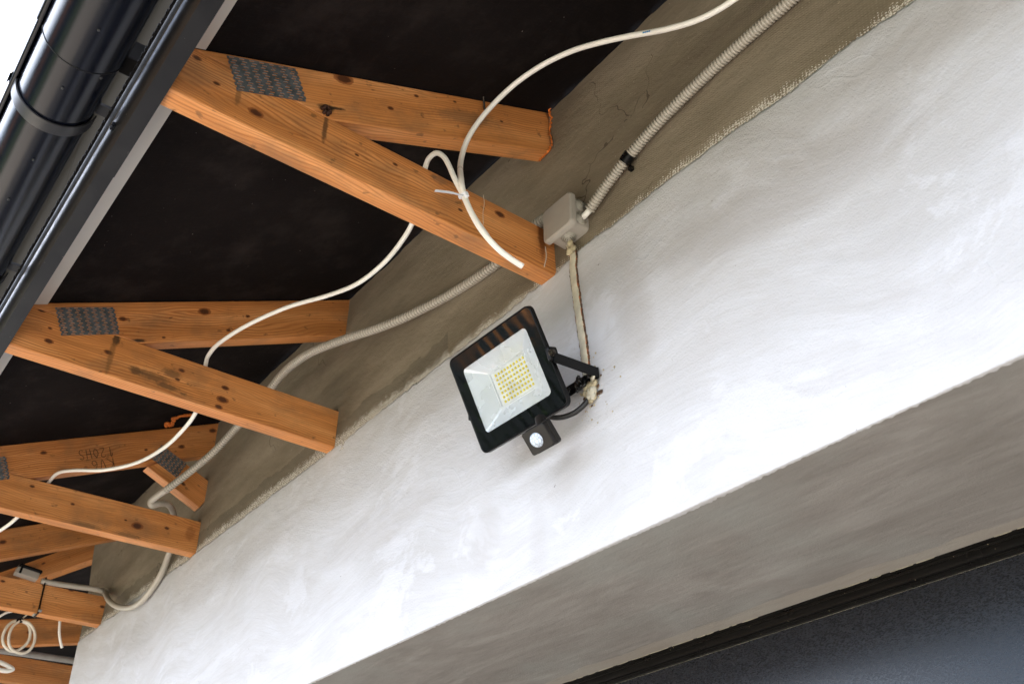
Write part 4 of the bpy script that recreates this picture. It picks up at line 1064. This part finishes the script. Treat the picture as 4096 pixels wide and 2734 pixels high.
lump('cream_foam', MT['foam'], fm, (-1.043, .991, .866), (.0075, .004, .0100, .0075), 34, 1)
lump('cream_foam', MT['foampale'], fm, (-1.040, .990, .857), (.005, .003, .006, .009), 12, 8)
lump('black_sealant', MT['char'], fm, (-1.056, .984, .885), (.0090, .005, .0045, .0062), 22, 2)
lump('hardened_drop', MT['foampale'], fm, (-1.0245, .982, .8785), (.0012, .001, .0010, .0052), 4, 3)
lump('brick_crumbs', MT['crumb'], fm, (-1.040, .9960, .862), (.010, .001, .016, .0050), 22, 5, (1, .25, 1))
g_ = MB(); rnd = random.Random(11)
for k in range(60):
    c_ = Vector((-1.045 + rnd.gauss(0, .022), .9965, .862 + rnd.gauss(0, .032))); s_ = rnd.uniform(.0004, .0014)
    g_.box(c_, (s_, 0, s_ * .3), (0, s_ * .5, 0), (-s_ * .3, 0, s_))
g_.build('foam_crumbs', MT['foam'], fm)['kind'] = 'stuff'

# ================================================================== across the yard (mirrored in lamp glass, gutter and trim)
fe = empty('fence', (-5, -6, -1.6)); tag(fe, 'dark green slatted fence across the yard', 'fence')
g_ = MB(); x = -16
while x < 10: g_.abox(x, x + .09, -6.02, -6.0, -1.5, .35); x += .155
g_.build('slats', MT['fence'], fe)
g_ = MB(); g_.abox(-16, 10, -6.06, -6.02, -1.2, -1.1); g_.abox(-16, 10, -6.06, -6.02, 0, .1); g_.build('rails', MT['fence'], fe)
hs = empty('neighbour_house', (-14, -17, -1.6)); tag(hs, 'orange rendered neighbouring house across the yard', 'house')
g_ = MB(); g_.abox(-16, -8.2, -14, -9, -1.6, 1.6); g_.build('walls', MT['clay'], hs)
g_ = MB(); g_.prism([(-16.6, 1.55), (-12.2, 3.2), (-7.8, 1.55)], (0, -14.6, 0), (0, -8.6, 0), (0, 0, 0), (1, 0, 0), (0, 0, 1)); g_.build('roof', MT['tile'], hs)
for x in (-15, -13, -10.6):
    g_ = MB(); g_.abox(x, x + .9, -9.03, -8.98, -.4, .8); g_.build('window', MT['pane'], hs)
def leafy(name, label, x0, x1, y0, y1, z0, z1, n, sd, kind=None, cat='hedge'):
    rnd = random.Random(sd); g_ = MB(); g_.abox(x0, x1, y0 + .2, y1 - .2, z0, z1 - .15)
    for i in range(n):
        c_ = Vector((rnd.uniform(x0, x1), rnd.uniform(y0, y1), z0 + (z1 - z0) * rnd.random() ** .8)); a = Vector((rnd.gauss(0, 1), rnd.gauss(0, 1), rnd.gauss(0, 1))).normalized() * .10; b = a.orthogonal().normalized() * .06
        g_.quad(c_ - a, c_ - b, c_ + a, c_ + b)
    tag(g_.build(name, MT['leaf'], fix=False), label, cat, None, kind)
leafy('hedge', 'low dense green hedge behind the slatted fence', -16, 8, -8.4, -7.3, -1.6, -.3, 16000, 4)
